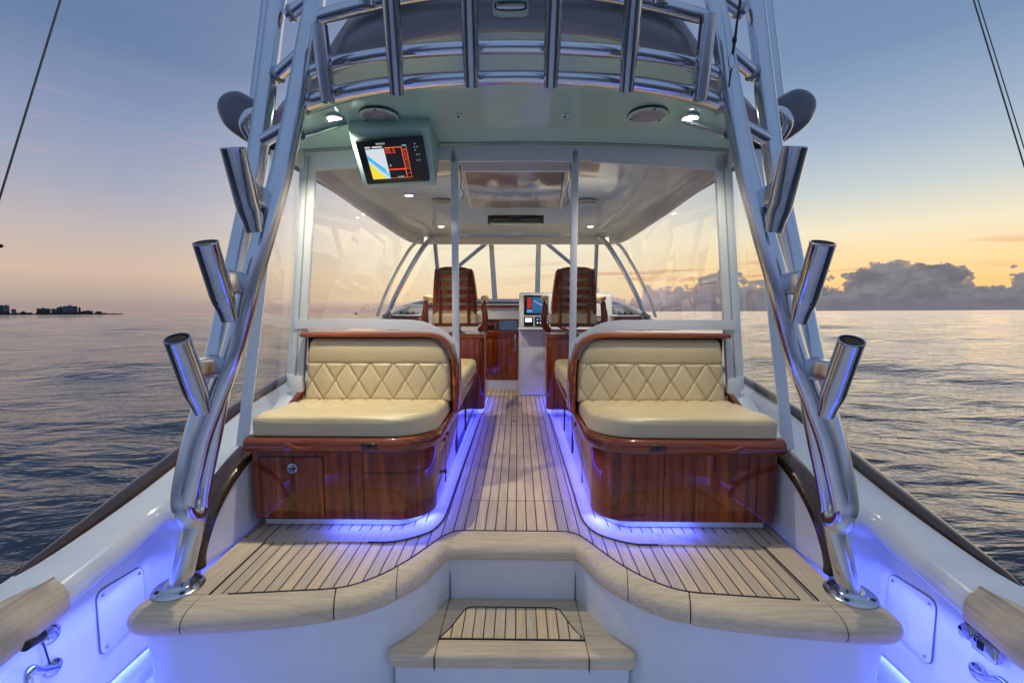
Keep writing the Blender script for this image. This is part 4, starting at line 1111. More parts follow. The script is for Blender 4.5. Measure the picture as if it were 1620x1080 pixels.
# ceiling lights
def clight(px, py, zz, label, r=.034, power=3.0, cone=120):
    p = P(px, py, z=zz); z = ztop(p.x, p.y); p = P(px, py, z=z); z = ztop(p.x, p.y)
    z -= .003
    o = thing('ceiling_light', label, 'ceiling light', (p.x, p.y, z), 'recessed ceiling lights')
    part('bezel', MB().lathe([(r*1.3,.004),(r*1.3,-.004),(r*1.02,-.006),(r*1.0,-.003)], 24, (p.x, p.y, z)), whitep, o)
    part('lens', MB().lathe([(r*.99,-.0035),(r*.8,-.006),(.0001,-.007)], 24, (p.x, p.y, z)), led_m, o)
    lamp('SPOT', 'ceiling_lamp', (p.x, p.y, z-.012), power, (1, .92, .74), (0, 0, -1), spot_size=R_(cone), spot_blend=.6, shadow_soft_size=r)
clight(530, 188, 1.98, 'bright ceiling light at the port aft corner near the screen pod', .034, 105, 140)
clight(1092, 187, 1.98, 'bright ceiling light at the starboard aft corner beside the outer speaker', .034, 105, 140)
clight(647, 309, 1.91, 'small ceiling light below the hanging screen pod', .028, 44)
clight(698, 358, 1.87, 'small port ceiling light at the forward end of the hardtop', .028, 48)
clight(934, 358, 1.87, 'small starboard ceiling light at the forward end of the hardtop', .028, 48)
def speaker(px, py, zz, label, r=.092):
    p = P(px, py, z=zz); z = ztop(p.x, p.y); p = P(px, py, z=z); z = ztop(p.x, p.y)
    z -= .0045
    o = thing('ceiling_speaker', label, 'speaker', (p.x, p.y, z), 'round ceiling speakers')
    part('trim_ring', MB().lathe([(r,.004),(r,-.002),(r*.93,-.005),(r*.86,-.004),(r*.85,.001)], 40, (p.x, p.y, z)), podmat, o)
    part('gasket', MB().lathe([(r*1.03,.0044),(r*1.03,.0022),(r*.99,.0020)], 40, (p.x, p.y, z)), blackm, o)
    part('cone', MB().lathe([(r*.85,-.0012),(r*.72,-.0040),(r*.68,-.0018),(r*.30,-.0012),(r*.28,-.003),(r*.22,-.005),(.0001,-.006)], 40, (p.x, p.y, z)), spk_m, o)
    for k in range(3):
        a = .6+k*2.0944
        part('clip', MB().box(p.x+math.cos(a)*r*.9-.006, p.x+math.cos(a)*r*.9+.006, p.y+math.sin(a)*r*.9-.006, p.y+math.sin(a)*r*.9+.006, z-.0062, z-.0038, .0008), blackm, o)
speaker(600, 183, 1.98, 'large round speaker at the port aft corner of the ceiling')
speaker(1025, 182, 1.98, 'large round speaker at the starboard aft corner of the ceiling')
speaker(698, 318, 1.905, 'small-looking port speaker ahead of the seats, half behind the curtain post', .078)
speaker(930, 318, 1.905, 'small-looking starboard speaker ahead of the seats, beside the curtain post', .078)
for px, py, lb in ((725, 180, 'small round ceiling fitting left of centre near the aft edge'), (894, 180, 'small round ceiling fitting right of centre near the aft edge')):
    p = P(px, py, z=1.99); z = ztop(p.x, p.y)
    o = thing('ceiling_fitting', lb, 'fitting', (p.x, p.y, z), 'small ceiling fittings')
    part('plate', MB().lathe([(.020,.002),(.020,-.004),(.014,-.006),(.0001,-.006)], 24, (p.x, p.y, z)), podmat, o)
    part('stud', MB().lathe([(.006,-.006),(.006,-.011),(.0001,-.012)], 12, (p.x, p.y, z)), black, o)

# hanging screen pod
pd = thing('screen_pod', 'seafoam box hung from the ceiling holding a black chart and sonar display', 'display pod', P(620, 250, y=2.37))
A_, B_, C_, D_ = P(550,204,y=2.27), P(678,201,y=2.27), P(690,290,y=2.44), P(575,294,y=2.44)
up_ = Vector((0,.16,0))
back_ = [D_+Vector((0.01,.05,.0)), C_+Vector((-.01,.05,0)), Vector((B_.x+.0,2.62,ztop(B_.x,2.62)-.002)), Vector((A_.x,2.62,ztop(A_.x,2.62)-.002))]
A2, B2 = A_.copy(), B_.copy(); A2.z = ztop(A_.x, A_.y)+.004; B2.z = ztop(B_.x, B_.y)+.004
C2 = C_+Vector((-.012,.03,0)); D2 = D_+Vector((.012,.03,0))
part('shell', MB().bev([A_, B_, C_, D_, A2+Vector((0,.02,0)), B2+Vector((0,.02,0)), back_[1], back_[0], back_[2], back_[3]],
     [(0,1,2,3),(0,4,5,1),(3,2,6,7),(4,9,8,5),(7,6,8,9),(1,5,8,6,2),(0,3,7,9,4)], .005, 2), podmat, pd)
def fq(u, v, off=0.0):      # point on the sloped front face, u across, v down, in the display's own quad
    a, b_, c, d = P(562,223,y=2.268), P(668,216,y=2.262), P(680,285,y=2.395), P(582,291,y=2.397)
    p = a.lerp(b_, u).lerp(d.lerp(c, u), v); return p + NR*off
_a, _b, _c = P(562,223,y=2.268), P(668,216,y=2.262), P(582,291,y=2.397)
NR = (_b-_a).cross(_c-_a).normalized()
if NR.y > 0: NR = -NR
def fbox(u0, v0, u1, v1, d0, d1, nm, m, par, bev=0):
    c = [fq(u0,v1,d0), fq(u1,v1,d0), fq(u1,v0,d0), fq(u0,v0,d0), fq(u0,v1,d1), fq(u1,v1,d1), fq(u1,v0,d1), fq(u0,v0,d1)]
    return part(nm, MB().hexa(c, bev), m, par)
dsp = fbox(0,0,1,1,-.02,.010, 'display', black, pd, .003)
fbox(.10,.13,.80,.90,.0105,.0112, 'screen', em('sonar_black', (14,16,20), 1.0), dsp)
fbox(.12,.19,.40,.88,.0115,.0120, 'screen_field', em('chart_grey', (205,214,222), 1.0), dsp)
def fpoly(uv, off, nm, m):
    c = [fq(u, v, off) for u, v in uv]; part(nm, MB().add(c, [tuple(range(len(c)))]), m, dsp, recalc=False)
fpoly([(.12,.30),(.12,.44),(.385,.86),(.40,.86),(.40,.76)], .0124, 'screen_field', em('chart_cyan', (110,200,236), 1.0))
fpoly([(.13,.335),(.13,.41),(.34,.735),(.36,.66)], .0128, 'screen_field', em('chart_mid', (70,170,220), 1.0))
fpoly([(.12,.50),(.12,.875),(.35,.875)], .0124, 'screen_field', em('chart_yellow', (240,214,60), 1.0))
rd = em('sonar_red', (250,70,40), 1.2); org = em('sonar_orange', (240,120,60), 1.1); wht = em('sonar_white', (220,225,225), .9)
fbox(.405,.66,.665,.685,.0115,.0121, 'screen_mark', rd, dsp)
for (a, b_, c, d) in ((.405,.17,.665,.185),(.66,.17,.668,.88),(.735,.17,.740,.88),(.405,.872,.740,.88)):
    fbox(a,b_,c,d,.0115,.0120, 'screen_mark', org, dsp)
for k in range(1, 7): fbox(.668,.17+.101*k,.735,.175+.101*k,.0115,.0119, 'screen_mark', org, dsp)
fbox(.12,.135,.20,.165,.0115,.0119,'screen_mark',wht,dsp); fbox(.23,.135,.38,.165,.0115,.0119,'screen_mark',wht,dsp); fbox(.68,.130,.745,.160,.0115,.0119,'screen_mark',em('teal_txt',(110,170,170),.9),dsp); fbox(.52,.835,.62,.862,.0122,.0125,'screen_mark',em('teal_txt',(110,170,170),.9),dsp)
ux = (fq(1,.3)-fq(0,.3)).normalized(); uy = (fq(.2,0)-fq(.2,1)); uy = (uy - ux*uy.dot(ux)).normalized()
uyt = (fq(.3,0)-fq(.3,1)).normalized()
for txt, sz, u, v, m in (('35.5', .030, .410, .30, rd), ('8.6', .0155, .682, .255, rd), ('35.4', .0145, .676, .352, rd), ('359', .0155, .680, .452, rd), ('1770', .0125, .676, .552, rd), ('0.7', .0135, .682, .655, rd), ('8', .014, .432, .60, wht), ('VMG', .010, .425, .20, org), ('SIMRAD', .0125, .30, .10, wht)):
    part('lettering', textmesh(txt, sz, fq(u, v, .0130), ux, uyt), m, dsp, smooth=False, recalc=False)
for (u, v) in ((.868,.12),(.855,.19),(.895,.19),(.862,.26),(.868,.36),(.905,.36),(.862,.49),(.900,.49)):
    fbox(u,v,u+.012,v+.018,.0102,.0108, 'key', wht, dsp)
# ================================================================== TOWER FRAME
tw = thing('tuna_tower', 'polished aluminium tower legs and curved tubes with rod holders around the hardtop', 'tower', (0, 1.9, 0))
for s in (0, 1):
    MIRROR[0] = bool(s)
    def pp(l): return [P(a, b_, y=c) for a, b_, c in l]
    A = pp([(512,-60,1.86),(487,60,1.82),(468,165,1.79),(446,270,1.72),(420,365,1.66),(398,440,1.63),(378,520,1.62),(360,580,1.60),(335,645,1.585),(319,690,1.57),(308,735,1.56),(299,775,1.55),(295,804,1.55)])
    Cc = pp([(450,-60,2.1),(438,10,2.05),(424,120,1.98),(410,225,1.92),(394,320,1.88),(376,405,1.84),(358,490,1.78),(343,560,1.72),(325,635,1.65),(309,690,1.60),(298,735,1.57),(289,782,1.55),(290,808,1.54),(299,820,1.555),(309,817,1.585),(314,805,1.61)])
    B2_ = pp([(283,934,1.63),(300,858,1.635),(312,812,1.65),(319,770,1.67),(327,730,1.68),(335,696,1.685),(345,650,1.685),(355,600,1.68),(365,560,1.67)])
    D_ = pp([(432,-60,2.9),(424,30,2.9),(414,110,2.85),(405,185,2.8)])
    part('aft_leg', MB().tube(A, [.0375]*8+[.036,.034,.032,.030,.026], 24), alu, tw)
    part('outer_leg', MB().tube(Cc, [.039]*10+[.037,.035,.034,.033,.032,.030], 24), alu, tw)
    part('base_leg', MB().tube(B2_, [.038,.0375,.0355,.034,.033,.032,.030,.028,.025], 24), alu, tw)
    part('outrigger_base', MB().tube(D_, .045, 20), alu, tw)
    fl = P(283, 934, y=1.63)
    f2 = part('foot_flange', MB().lathe([(.085,.0042),(.086,.010),(.080,.015),(.052,.018),(.046,.024),(.044,.030)], 40, (fl.x, 1.632, 0)), alu, tw)
    for k in range(4):
        a = .785 + k*1.5708
        part('bolt', MB().lathe([(.009,.015),(.009,.018),(.004,.019),(.0001,.018)], 12, (fl.x+math.cos(a)*.068, 1.632+math.sin(a)*.068, 0)), black, f2)
    for a, b_ in (((404,230,1.93),(461,197,1.85)), ((434,124,1.98),(489,74,1.90)), ((456,26,2.03),(520,-22,1.97))):
        part('rung', MB().tube([P(a[0],a[1],y=a[2]), P(b_[0],b_[1],y=b_[2])], .026, 18), chrome if False else alu, tw)
        for q, o_ in ((a, b_),):
            p0 = P(q[0],q[1],y=q[2]); p1 = P(o_[0],o_[1],y=o_[2]); d = (p1-p0).normalized()
            part('weld_collar', MB().lathe([(.026,.012),(.033,.020),(.034,.027),(.027,.034)], 18, p0, d), weld, tw)
    # brace running in under the hardtop
    part('brace', MB().tube([P(476,214,y=1.86), Vector((-.83, 2.30, ztop(-.83,2.30)+.004))], .018, 14), alu, tw)
    # three rod holders stepped down the leg
    for tx, ty, bx_, by_, rT, yT, tB in ((368,234,402,367,.0365,1.475,.52), (325,383,363,506,.0368,1.45,.48), (280,535,321,651,.0370,1.42,.42)):
        top = P(tx, ty, y=yT); bot = P(bx_, by_, y=1.545); d = (bot-top)
        pts = [top + d*t_ for t_ in (0, .68, .80, 1.0)]
        rb = .0255
        h = MB(); n = 28; secs = []
        ax = d.normalized(); q = Vector((0,0,-1)).rotation_difference(ax)
        # lower end squashed into a wedge as in the casting
        prof = [(0,rT,1),(.004/d.length,rT+.001,1),(.02,rT,1),(.66,rT,1),(.74,rT*.96,.96),(.86,rT*.80,.90),(1.0,rb,.95)]
        for t_, r_, k in prof:
            secs.append([top + d*t_ + q @ Vector((math.cos(2*math.pi*i/n)*r_, math.sin(2*math.pi*i/n)*r_*k, 0)) for i in range(n)])
        # inner bore
        inner = [(0,.90),(.0,.88),(.45,.86)]
        inn = [[top + d*t_ + q @ Vector((math.cos(2*math.pi*i/n)*rT*k, math.sin(2*math.pi*i/n)*rT*k, 0)) for i in range(n)] for t_, k in inner]
        h.loft(list(reversed(inn)) + secs, True, True)
        rh = part('rod_holder', h, chrome, tw, ang=50)
        liner = MB().loft([[top + d*t_ + q @ Vector((math.cos(2*math.pi*i/n)*rT*.865, math.sin(2*math.pi*i/n)*rT*.865, 0)) for i in range(n)] for t_ in (.012, .44)], True, True)
        part('liner', liner, blackm, rh)
        # square bracket to the leg
        mid = top + d*tB; best = min(spline(A, [0]*len(A), 8)[0], key=lambda v_: abs((v_-mid).z+.0))
        ca = mid + Vector((.008,.01,.004)); cb = best + Vector((-.028,-.012,.004))
        u = (cb-ca).normalized(); v_ = Vector((0,0,1)); v_ = (v_-u*v_.dot(u)).normalized(); w_ = u.cross(v_)
        c8 = [c + v_*(.036*a_) + w_*(.026*b2) for c in (ca, cb) for a_, b2 in ((-1,-1),(1,-1),(1,1),(-1,1))]
        part('bracket', MB().bev(c8, [(0,1,2,3),(4,5,6,7),(0,1,5,4),(1,2,6,5),(2,3,7,6),(3,0,4,7)], .010, 4), alu, rh)
        c8 = [cb + u*t_ + v_*(.041*a_) + w_*(.031*b2) for t_ in (-.008, .012) for a_, b2 in ((-1,-1),(1,-1),(1,1),(-1,1))]
        part('weld', MB().bev(c8, [(0,1,2,3),(4,5,6,7),(0,1,5,4),(1,2,6,5),(2,3,7,6),(3,0,4,7)], .006, 3), weld, rh)
MIRROR[0] = False
# curved tubes across the stern edge of the hardtop
arc1 = [P(x_, y_, y=Y_) for x_, y_, Y_ in ((464,171,1.84),(500,158,1.83),(560,143,1.80),(640,131,1.76),(720,125,1.73),(810,122.5,1.715),(900,124.5,1.73),(980,130,1.76),(1060,142,1.80),(1120,156,1.83),(1158,170,1.84))]
part('lower_arc', MB().tube(arc1, [.030,.030,.028,.026,.024,.023,.024,.026,.028,.030,.030], 22), alu, tw)
arc2 = [P(x_, y_, y=Y_) for x_, y_, Y_ in ((480,120,1.82),(520,103,1.80),(600,87,1.735),(700,78,1.69),(810,75,1.675),(920,78,1.69),(1020,87,1.735),(1100,103,1.80),(1142,120,1.82))]
part('upper_arc', MB().tube(arc2, .0225, 20), alu, tw)
arc3 = [P(492,36,y=1.84),P(520,24,y=1.82),P(600,4,y=1.76),P(700,-14,y=1.70),P(810,-20,y=1.68),P(920,-14,y=1.70),P(1020,4,y=1.76),P(1100,24,y=1.82),P(1128,34,y=1.84)]
part('top_arc', MB().tube(arc3, .026, 20), alu, tw)
for q, d in ((arc1[0], (arc1[1]-arc1[0])), (arc1[-1], (arc1[-2]-arc1[-1]))):
    part('weld_collar', MB().lathe([(.036,.034),(.042,.044),(.036,.052)], 22, q, d.normalized()), weld, tw)
RL = [((505,40),(519,163),1.70,1.76), ((616,-40),(628,150),1.52,1.70), ((741,-50),(746,137),1.47,1.665), ((879,-50),(871,137),1.47,1.665), ((1005,-40),(991,145),1.52,1.70), ((1121,24),(1107,160),1.70,1.76)]
for (a, b_, ya, yb) in RL:
    top = P(*a, y=ya); bot = P(*b_, y=yb); d = bot-top; q = Vector((0,0,-1)).rotation_difference(d.normalized()); n = 28; L = d.length
    secs = [[top + d*t_ + q @ Vector((math.cos(2*math.pi*i/n)*r_, math.sin(2*math.pi*i/n)*r_, 0)) for i in range(n)] for t_, r_ in ((0,.0285),(1-.12/L,.0285),(1-.10/L,.0280),(1-.03/L,.0250),(1,.0245))]
    inn = [[top + d*t_ + q @ Vector((math.cos(2*math.pi*i/n)*.0285*k, math.sin(2*math.pi*i/n)*.0285*k, 0)) for i in range(n)] for t_, k in ((.5,.86),(.0,.88),(.0,.94))]
    rh = part('rod_holder', MB().loft(inn+secs, True, True), chrome, tw, ang=50, label='upright rod holder on the curved tubes above the benches')
    # slotted flutes at the foot
    for k in (-1, 0, 1):
        part('flute', MB().tube([bot - d*(.085/L) + Vector((k*.0125, -.0255+abs(k)*.003, 0)), bot - d*(.004/L) + Vector((k*.0105, -.0235+abs(k)*.003, 0))], .0022, 8), weld, rh)
    # gusset to the arcs
    bk1 = min(spline([Vector(v) for v in arc1], [0]*len(arc1), 8)[0], key=lambda v_: abs(v_.x-(bot.x)))
    bk2 = min(spline([Vector(v) for v in arc2], [0]*len(arc2), 8)[0], key=lambda v_: abs(v_.x-(top.x*.4+bot.x*.6)))
    part('gusset', MB().tube([bk1+Vector((0,0,.01)), (bk1+bk2)/2+Vector((0,.0,.0)), bk2], .012, 10), alu, rh)
for s in (0, 1):
    MIRROR[0] = bool(s)
    t0, b0 = P(576,-60,y=1.62), P(581,10,y=1.66)
    part('rod_holder', MB().tube([t0, b0], .027, 22), chrome, tw, label='upper rod holder showing only its foot at the top edge')
    part('pivot_hole', MB().lathe([(.010,0),(.010,.003),(.0001,.003)], 14, P(409,374,y=1.632)+Vector((0,-.004,0)), (0,-1,.1)), blackm, tw)
MIRROR[0] = False
# courtesy light set in the fascia
fl = P(808, 13, y=1.735)
cl = thing('spreader_light', 'flat oval light set in the aft edge of the hardtop', 'light', fl)
def oval(w, h, c, y, n=32):
    out = []
    for k in range(n):
        a = 2*math.pi*k/n; e = 4
        out.append((c.x + math.copysign(abs(math.cos(a))**(2/e), math.cos(a))*w, c.z + math.copysign(abs(math.sin(a))**(2/e), math.sin(a))*h))
    return out
part('surround', MB().prism(oval(.066,.024,fl,0), 1.722, 1.76, 'y', .006, 3), podmat, cl)
part('gasket', MB().prism(oval(.057,.018,fl,0), 1.7195, 1.7225, 'y', .001), blackm, cl)
part('lens', MB().prism(oval(.053,.0155,fl,0), 1.716, 1.7205, 'y', .002), mirror, cl)

# ================================================================== ENCLOSURE CURTAINS
def slab(pts4, th, dirv):
    d = Vector(dirv).normalized()*th; a = [Vector(p) for p in pts4]
    return MB().hexa(a + [p+d for p in a])
def strip(a, b_, wa, wb, axis=(1,0,0), th=.012, n=1, bulge=0):
    a, b_ = Vector(a), Vector(b_); ax = Vector(axis); secs = []
    dn = (b_-a).normalized().cross(ax).normalized()*th
    for i in range(9):
        t_ = i/8; c = a.lerp(b_, t_); w = ax*((wa*(1-t_)+wb*t_)/2)
        secs.append([c-w-dn*.5, c+w-dn*.5, c+w+dn*.5, c-w+dn*.5])
    return MB().loft(secs)
for s in (0, 1):
    MIRROR[0] = bool(s); sd = 'port' if not s else 'starboard'
    ac = thing('aft_curtain', f'clear vinyl aft curtain with white canvas borders behind the {sd} bench', 'curtain', (-.75, 2.6, .95), 'clear enclosure curtains')
    # outer post with zip, inner post beside the aisle
    ot, ob_ = P(490,262,y=2.60), P(468,612,y=2.60)
    part('outer_post', strip((ot.x,2.60,ztop(-1.14,2.6)-.02), (ob_.x,2.60,.60), .085, .092, th=.030), fabric, ac)
    part('zip', strip((ot.x+.004,2.5825,ztop(-1.14,2.6)-.03), (ob_.x+.004,2.5825,.60), .007, .007, th=.004), zipm, ac)
    it, ib = P(719,262,y=2.60), P(719,548,y=2.60)
    part('inner_post', MB().hexa([(it.x-.019,2.585,.80),(it.x+.019,2.585,.80),(it.x+.019,2.615,.80),(it.x-.019,2.615,.80),(it.x-.019,2.585,1.925),(it.x+.019,2.585,1.925),(it.x+.019,2.615,1.925),(it.x-.019,2.615,1.925)], .005), whitep, ac)
    # sill strap: level above the bench back, sweeping down to a point at the aisle
    sp_ = [(ob_.x+.02, .962, .052), (-1.0,.965,.056), (-.70,.962,.058), (-.56,.955,.060), (-.48,.930,.064), (-.41,.882,.078), (-.365,.832,.10), (-.340,.775,.055), (-.327,.735,.008)]
    secs = []
    pd_, rd_ = spline([Vector((p[0], 0, p[1])) for p in sp_], [p[2] for p in sp_], 5)
    for i, p in enumerate(pd_):
        tg = (pd_[min(i+1,len(pd_)-1)]-pd_[max(i-1,0)]).normalized(); nn = Vector((-tg.z,0,tg.x))*rd_[i]/2
        a, b_ = p+nn, p-nn; secs.append([(a.x,2.578,a.z),(b_.x,2.578,b_.z),(b_.x,2.590,b_.z),(a.x,2.590,a.z)])
    part('sill_strap', MB().loft(secs), fabric, ac)
    part('zip', MB().tube([(-.348,2.575,.86),(-.335,2.57,.70),(-.331,2.57,.52)], .0035, 8), zipm, ac)
    part('clear_panel', MB().prism([(ob_.x+.03,.98),(-.50,.965),(-.42,.92),(-.36,.88),(it.x,.86),(it.x,1.85),(ot.x+.02,1.83)], 2.594, 2.5965, 'y'), clear, ac, smooth=False)
    # gathered canvas foot of the post
    part('post_foot', MB().hexa([(-1.285,2.565,.54),(-1.215,2.565,.50),(-1.215,2.615,.50),(-1.285,2.615,.54),(ob_.x-.046,2.58,.68),(ob_.x+.046,2.58,.66),(ob_.x+.046,2.612,.66),(ob_.x-.046,2.612,.68)], .008), fabric, ac)

    wc = thing('wing_curtain', f'triangular clear {sd} wing curtain edged by a slanting white strap', 'curtain', (-1.3, 2.3, .6), 'clear enclosure curtains')
    st_, sb_ = P(437,238,y=2.28), P(383,705,y=2.14)
    part('strap', strip(st_, sb_, .052, .056, th=.006), fabric, wc)
    part('foot_fitting', MB().tube([sb_+Vector((0,0,-.005)), sb_+Vector((-.004,0,-.035)), sb_+Vector((-.014,-.015,-.06))], .006, 10), chrome, wc)
    part('foot_hem', MB().loft([[(-1.345,2.16,.385),(-1.300,2.15,.372),(-1.298,2.15,.392),(-1.345,2.16,.405)],[(-1.345,2.4,.452),(-1.29,2.4,.446),(-1.288,2.4,.466),(-1.345,2.4,.472)],[(-1.325,2.6,.545),(-1.25,2.6,.53),(-1.25,2.6,.56),(-1.325,2.6,.565)]]), fabric, wc)
    part('clear_panel', slab([(sb_.x,sb_.y,sb_.z+.03),(-1.30,2.6,.56),(ot.x-.03,2.6,1.86),(st_.x,st_.y,st_.z)], .0025, (1,0,0)), clear, wc, smooth=False)

    sc_ = thing('side_curtain', f'large clear {sd} side curtain between hardtop and house side', 'curtain', (-1.3, 4, 1.2), 'clear enclosure curtains')
    part('clear_panel', MB().loft([[(-1.305,2.62,.56),(-1.175,2.62,1.84)],[(-1.36,3.6,.70),(-1.19,3.6,1.80)],[(-1.43,4.4,.82),(-1.19,4.4,1.78)],[(-1.48,5.1,.91),(-1.185,4.95,1.76)]], closed=False), clear, sc_, smooth=False)
    # A-pillar frames
    p1 = [P(686,375,y=5.15),P(672,388,y=5.13),P(655,414,y=5.1),(P(640,441,y=5.1)),P(624,472,y=5.08),P(611,503,y=5.05)]
    part('pillar', MB().tube(p1, .026, 16), alu, sc_)
    p2 = [P(664,380,y=4.95),P(650,392,y=4.95),P(636,414,y=4.95),P(622,440,y=4.97),P(608,470,y=5.0),P(597,500,y=5.02)]
    part('hem', MB().tube(p2, .016, 12, sx=1.6), fabric, sc_)
    part('pillar_foot', MB().box(p1[-1].x-.05, p1[-1].x+.05, 5.0, 5.12, .885, .905, .006), alu, sc_)
    part('top_bracket', MB().box(p1[0].x-.05, p1[0].x+.055, 5.10, 5.20, 1.835, 1.852, .004), alu, sc_)
MIRROR[0] = False
ws = thing('windshield', 'clear forward windshield with pale centre mullions ahead of the helm', 'windshield', (0, 5.8, 1.4))
def wsx(px, yb=6.2, yt=5.35, bot=474, top=388):
    return P(px[0], top, y=yt), P(px[1], bot, y=yb)
for a, b_, w in ((777, 783, .055), (852, 850, .055)):
    t_, o_ = wsx((a, b_)); part('mullion', strip(t_+Vector((0,0,.04)), o_, w, .070, th=.03), whitep, ws)
for a, b_ in ((688, 697), (944, 941)):
    t_, o_ = wsx((a, b_)); part('side_frame', MB().tube([t_+Vector((0,0,.04)), o_+Vector((0,0,-.02))], .024, 14), fascia_m, ws)
hd_ = P(810, 381, y=5.36)
part('header', MB().box(-1.02, 1.02, 5.30, 5.36, hd_.z-.045, hd_.z+.045, .01), whitep, ws)
sl_ = P(810, 474, y=6.2)
part('sill', MB().box(-.97, .97, 6.17, 6.22, sl_.z-.03, sl_.z+.012, .01), whitep, ws)
a, b_ = wsx((688, 697)); c, d = wsx((944, 941))
part('pane', MB().hexa([a, c, d, b_, a+Vector((0,.003,0)), c+Vector((0,.003,0)), d+Vector((0,.003,0)), b_+Vector((0,.003,0))]), clear, ws, smooth=False)
for s in (0, 1):
    MIRROR[0] = bool(s)
    part('brace', MB().tube([P(769,385,y=5.8), P(712,432,y=6.6)], .026, 14), fascia_m, ws)
    part('side_pane', MB().add([P(686,388,y=5.20), P(696,474,y=6.2), (-1.40,5.2,.93), (-1.2,5.0,1.72)], [(0,1,2,3)]), clear, ws, smooth=False, recalc=False)
MIRROR[0] = False

# hanging draw cords of the curtains
for pts, lb in (([(727,262),(730,280),(729,296),(734,306),(731,315)], 'thin dark cord hanging beside the port curtain post'), ([(903,262),(902,284),(897,300),(899,318),(896,325)], 'thin dark cord hanging beside the starboard curtain post')):
    solo('draw_cord', MB().tube([P(x, y, y=2.56) for x, y in pts], .0022, 6), black, lb, 'cord', P(pts[0][0], pts[0][1], y=2.56), 'curtain draw cords')

# outrigger halyards, port and starboard
def halyard(a, b_, yy, label, r=.0035, ext=2.2):
    p, q = P(*a, y=yy), P(*b_, y=yy); d = q-p
    solo('outrigger_line', MB().tube([p-d*ext, q+d*2.45], r, 8), mat('halyard', (.10,.12,.12), .4), label, 'line', p, 'outrigger lines')
halyard((95,0),(1,306),2.6,'dark taut line crossing the sky at the upper left')
halyard((97,0),(3,306),2.62,'second strand just inside the dark line at the upper left', .0022)
halyard((1540,0),(1620,262),2.6,'thicker outer dark line crossing the sky at the upper right')
halyard((1547,0),(1620,234),2.62,'thinner dark line just right of the thick one at the upper right', .0026)
fl_ = P(-2, 389, y=2.6)
solo('line_float', MB().ball(fl_, .020, (1.3,.6,.6)), black, 'black line float at the left edge of the picture', 'float', fl_)

# rope with snap hook hanging in front of the starboard leg
rp_ = thing('snap_hook_rope', 'black rope with a steel snap hook hanging by the starboard tower leg', 'rope', P(1158, 90, y=1.70))
part('rope', MB().tube([P(x, y, y=1.70) for x, y in ((1176,-60),(1173,-20),(1170,10),(1166,36),(1163,60),(1159,86))], [.0045,.0045,.0050,.0042,.0055,.0050], 8), rubber, rp_)
part('rope', MB().tube([P(x, y, y=1.70) for x, y in ((1157,110),(1155,122),(1153,138))], [.0035,.0035,.003], 8), rubber, rp_)
part('knot', MB().ball(P(1162,64,y=1.70), .010, (.8,.8,1.4)), rubber, rp_)
part('snap_hook', MB().tube([P(1158+math.cos(a)*4.6, 97+math.sin(a)*12, y=1.70) for a in [2*math.pi*k/16 for k in range(17)]], .0022, 8, sub=1, caps=False), chrome, rp_)

# ================================================================== COCKPIT FITTINGS
def coc(px, py, x=-1.556): return P(px, py, x=x)
# port: sprayer on its chrome disc, hose to the tap below
sp0 = coc(80, 1003); sh = thing('cockpit_sprayer', 'chrome handheld sprayer with dark grip clipped to the port cockpit wall', 'sprayer', sp0)
part('rose', MB().lathe([(.030,0),(.030,.006),(.022,.012),(.016,.014),(.0001,.015)], 28, sp0, (1,0,0)), chrome, sh)
k = P(78, 998, x=-1.530); e = P(40, 1022, x=-1.485)
part('handle', MB().tube([sp0+Vector((.012,0,0)), k, k.lerp(e,.35)], [.013,.015,.013], 16), chrome, sh)
part('grip', MB().tube([k.lerp(e,.30), k.lerp(e,.7), e], [.0135,.0145,.0145], 16), rubber, sh)
part('lever', MB().tube([P(70,1000,x=-1.52), P(78,988,x=-1.51), P(88,979,x=-1.505)], [.005,.004,.003], 8), chrome, sh)
tp0 = coc(84, 1055); tp = thing('washdown_tap', 'chrome tap low on the port cockpit wall below the sprayer', 'tap', tp0)
part('rose', MB().lathe([(.028,0),(.028,.006),(.020,.012),(.014,.015),(.0001,.016)], 28, tp0, (1,0,0)), chrome, tp)
part('spout', MB().tube([tp0+Vector((.012,0,0)), P(66,1060,x=-1.52), P(50,1058,x=-1.50), P(45,1068,x=-1.50), P(46,1085,x=-1.50)], [.012,.011,.013,.012,.010], 14), chrome, tp)
part('hose', MB().tube([P(68,1016,x=-1.545), P(74,1034,x=-1.548), P(79,1050,x=-1.548)], .0028, 8), black, tp)
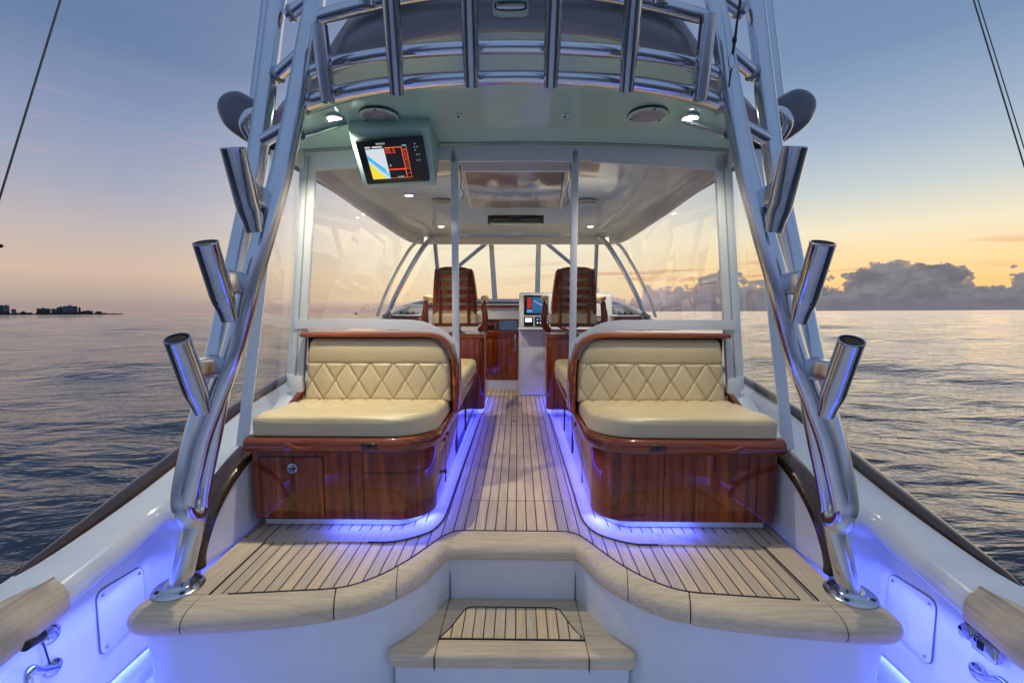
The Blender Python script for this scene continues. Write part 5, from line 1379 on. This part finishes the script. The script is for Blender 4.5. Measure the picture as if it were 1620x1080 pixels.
# starboard: reel socket plate and lever
rs0 = P(1556, 1012, x=1.556); rs = thing('reel_socket', 'square chrome socket plate with ribbed drum on the starboard cockpit wall', 'socket', rs0)
c_ = rs0 + Vector((0, .02, 0))
part('plate', MB().box(1.548, 1.556, c_.y-.012, c_.y+.042, c_.z-.035, c_.z+.045, .006), chrome, rs)
part('drum', MB().lathe([(.027,0),(.027,.006),(.024,.008),(.026,.012),(.023,.015),(.025,.019),(.022,.022),(.020,.028),(.0001,.030)], 26, (1.548, c_.y+.012, c_.z+.004), (-1,0,0)), chrome, rs)
part('body', MB().box(1.520, 1.5475, c_.y-.095, c_.y-.013, c_.z-.030, c_.z+.026, .010, 3), chrome, rs)
part('slot', MB().box(1.5185, 1.5215, c_.y-.055, c_.y-.035, c_.z-.012, c_.z+.016), blackm, rs)
lv0 = P(1548, 1062, x=1.556); lv = thing('lever_handle', 'chrome lever handle low on the starboard cockpit wall', 'handle', lv0)
part('rose', MB().lathe([(.027,0),(.027,.007),(.018,.012),(.0001,.013)], 28, lv0, (-1,0,0)), chrome, lv)
part('lever', MB().tube([lv0+Vector((-.012,0,0)), P(1562,1072,x=1.535), P(1582,1075,x=1.525), P(1598,1086,x=1.52)], [.011,.010,.011,.008], 14), chrome, lv)
for s in (0, 1):
    MIRROR[0] = bool(s)
    # brushed floor drain channel and lit ledge is part of the hull liner
MIRROR[0] = False
dk = P(1339, 744, z=.30); dk = P(1339, 744, z=rz(dk.y)-.02)
dc = thing('deck_fill', 'small oval chrome deck fill on the starboard side deck beside the rail', 'deck fill', dk)
part('ring', MB().lathe([(.020,0),(.020,.004),(.014,.006),(.012,.003)], 24, dk), chrome, dc)
part('cap', MB().lathe([(.0115,.001),(.0115,.004),(.0001,.005)], 20, dk), black, dc)

# ================================================================== put the boat on the water, bow a little up
for o in TOPS:
    o.matrix_world = BOAT @ Matrix.Translation(o.location)
for o in BOATLAMPS:
    o.matrix_world = BOAT @ (Matrix.Translation(o.location) @ o.rotation_euler.to_matrix().to_4x4())
# drop labels' duplicates of spare data
for me in list(D.meshes):
    if me.users == 0: D.meshes.remove(me)
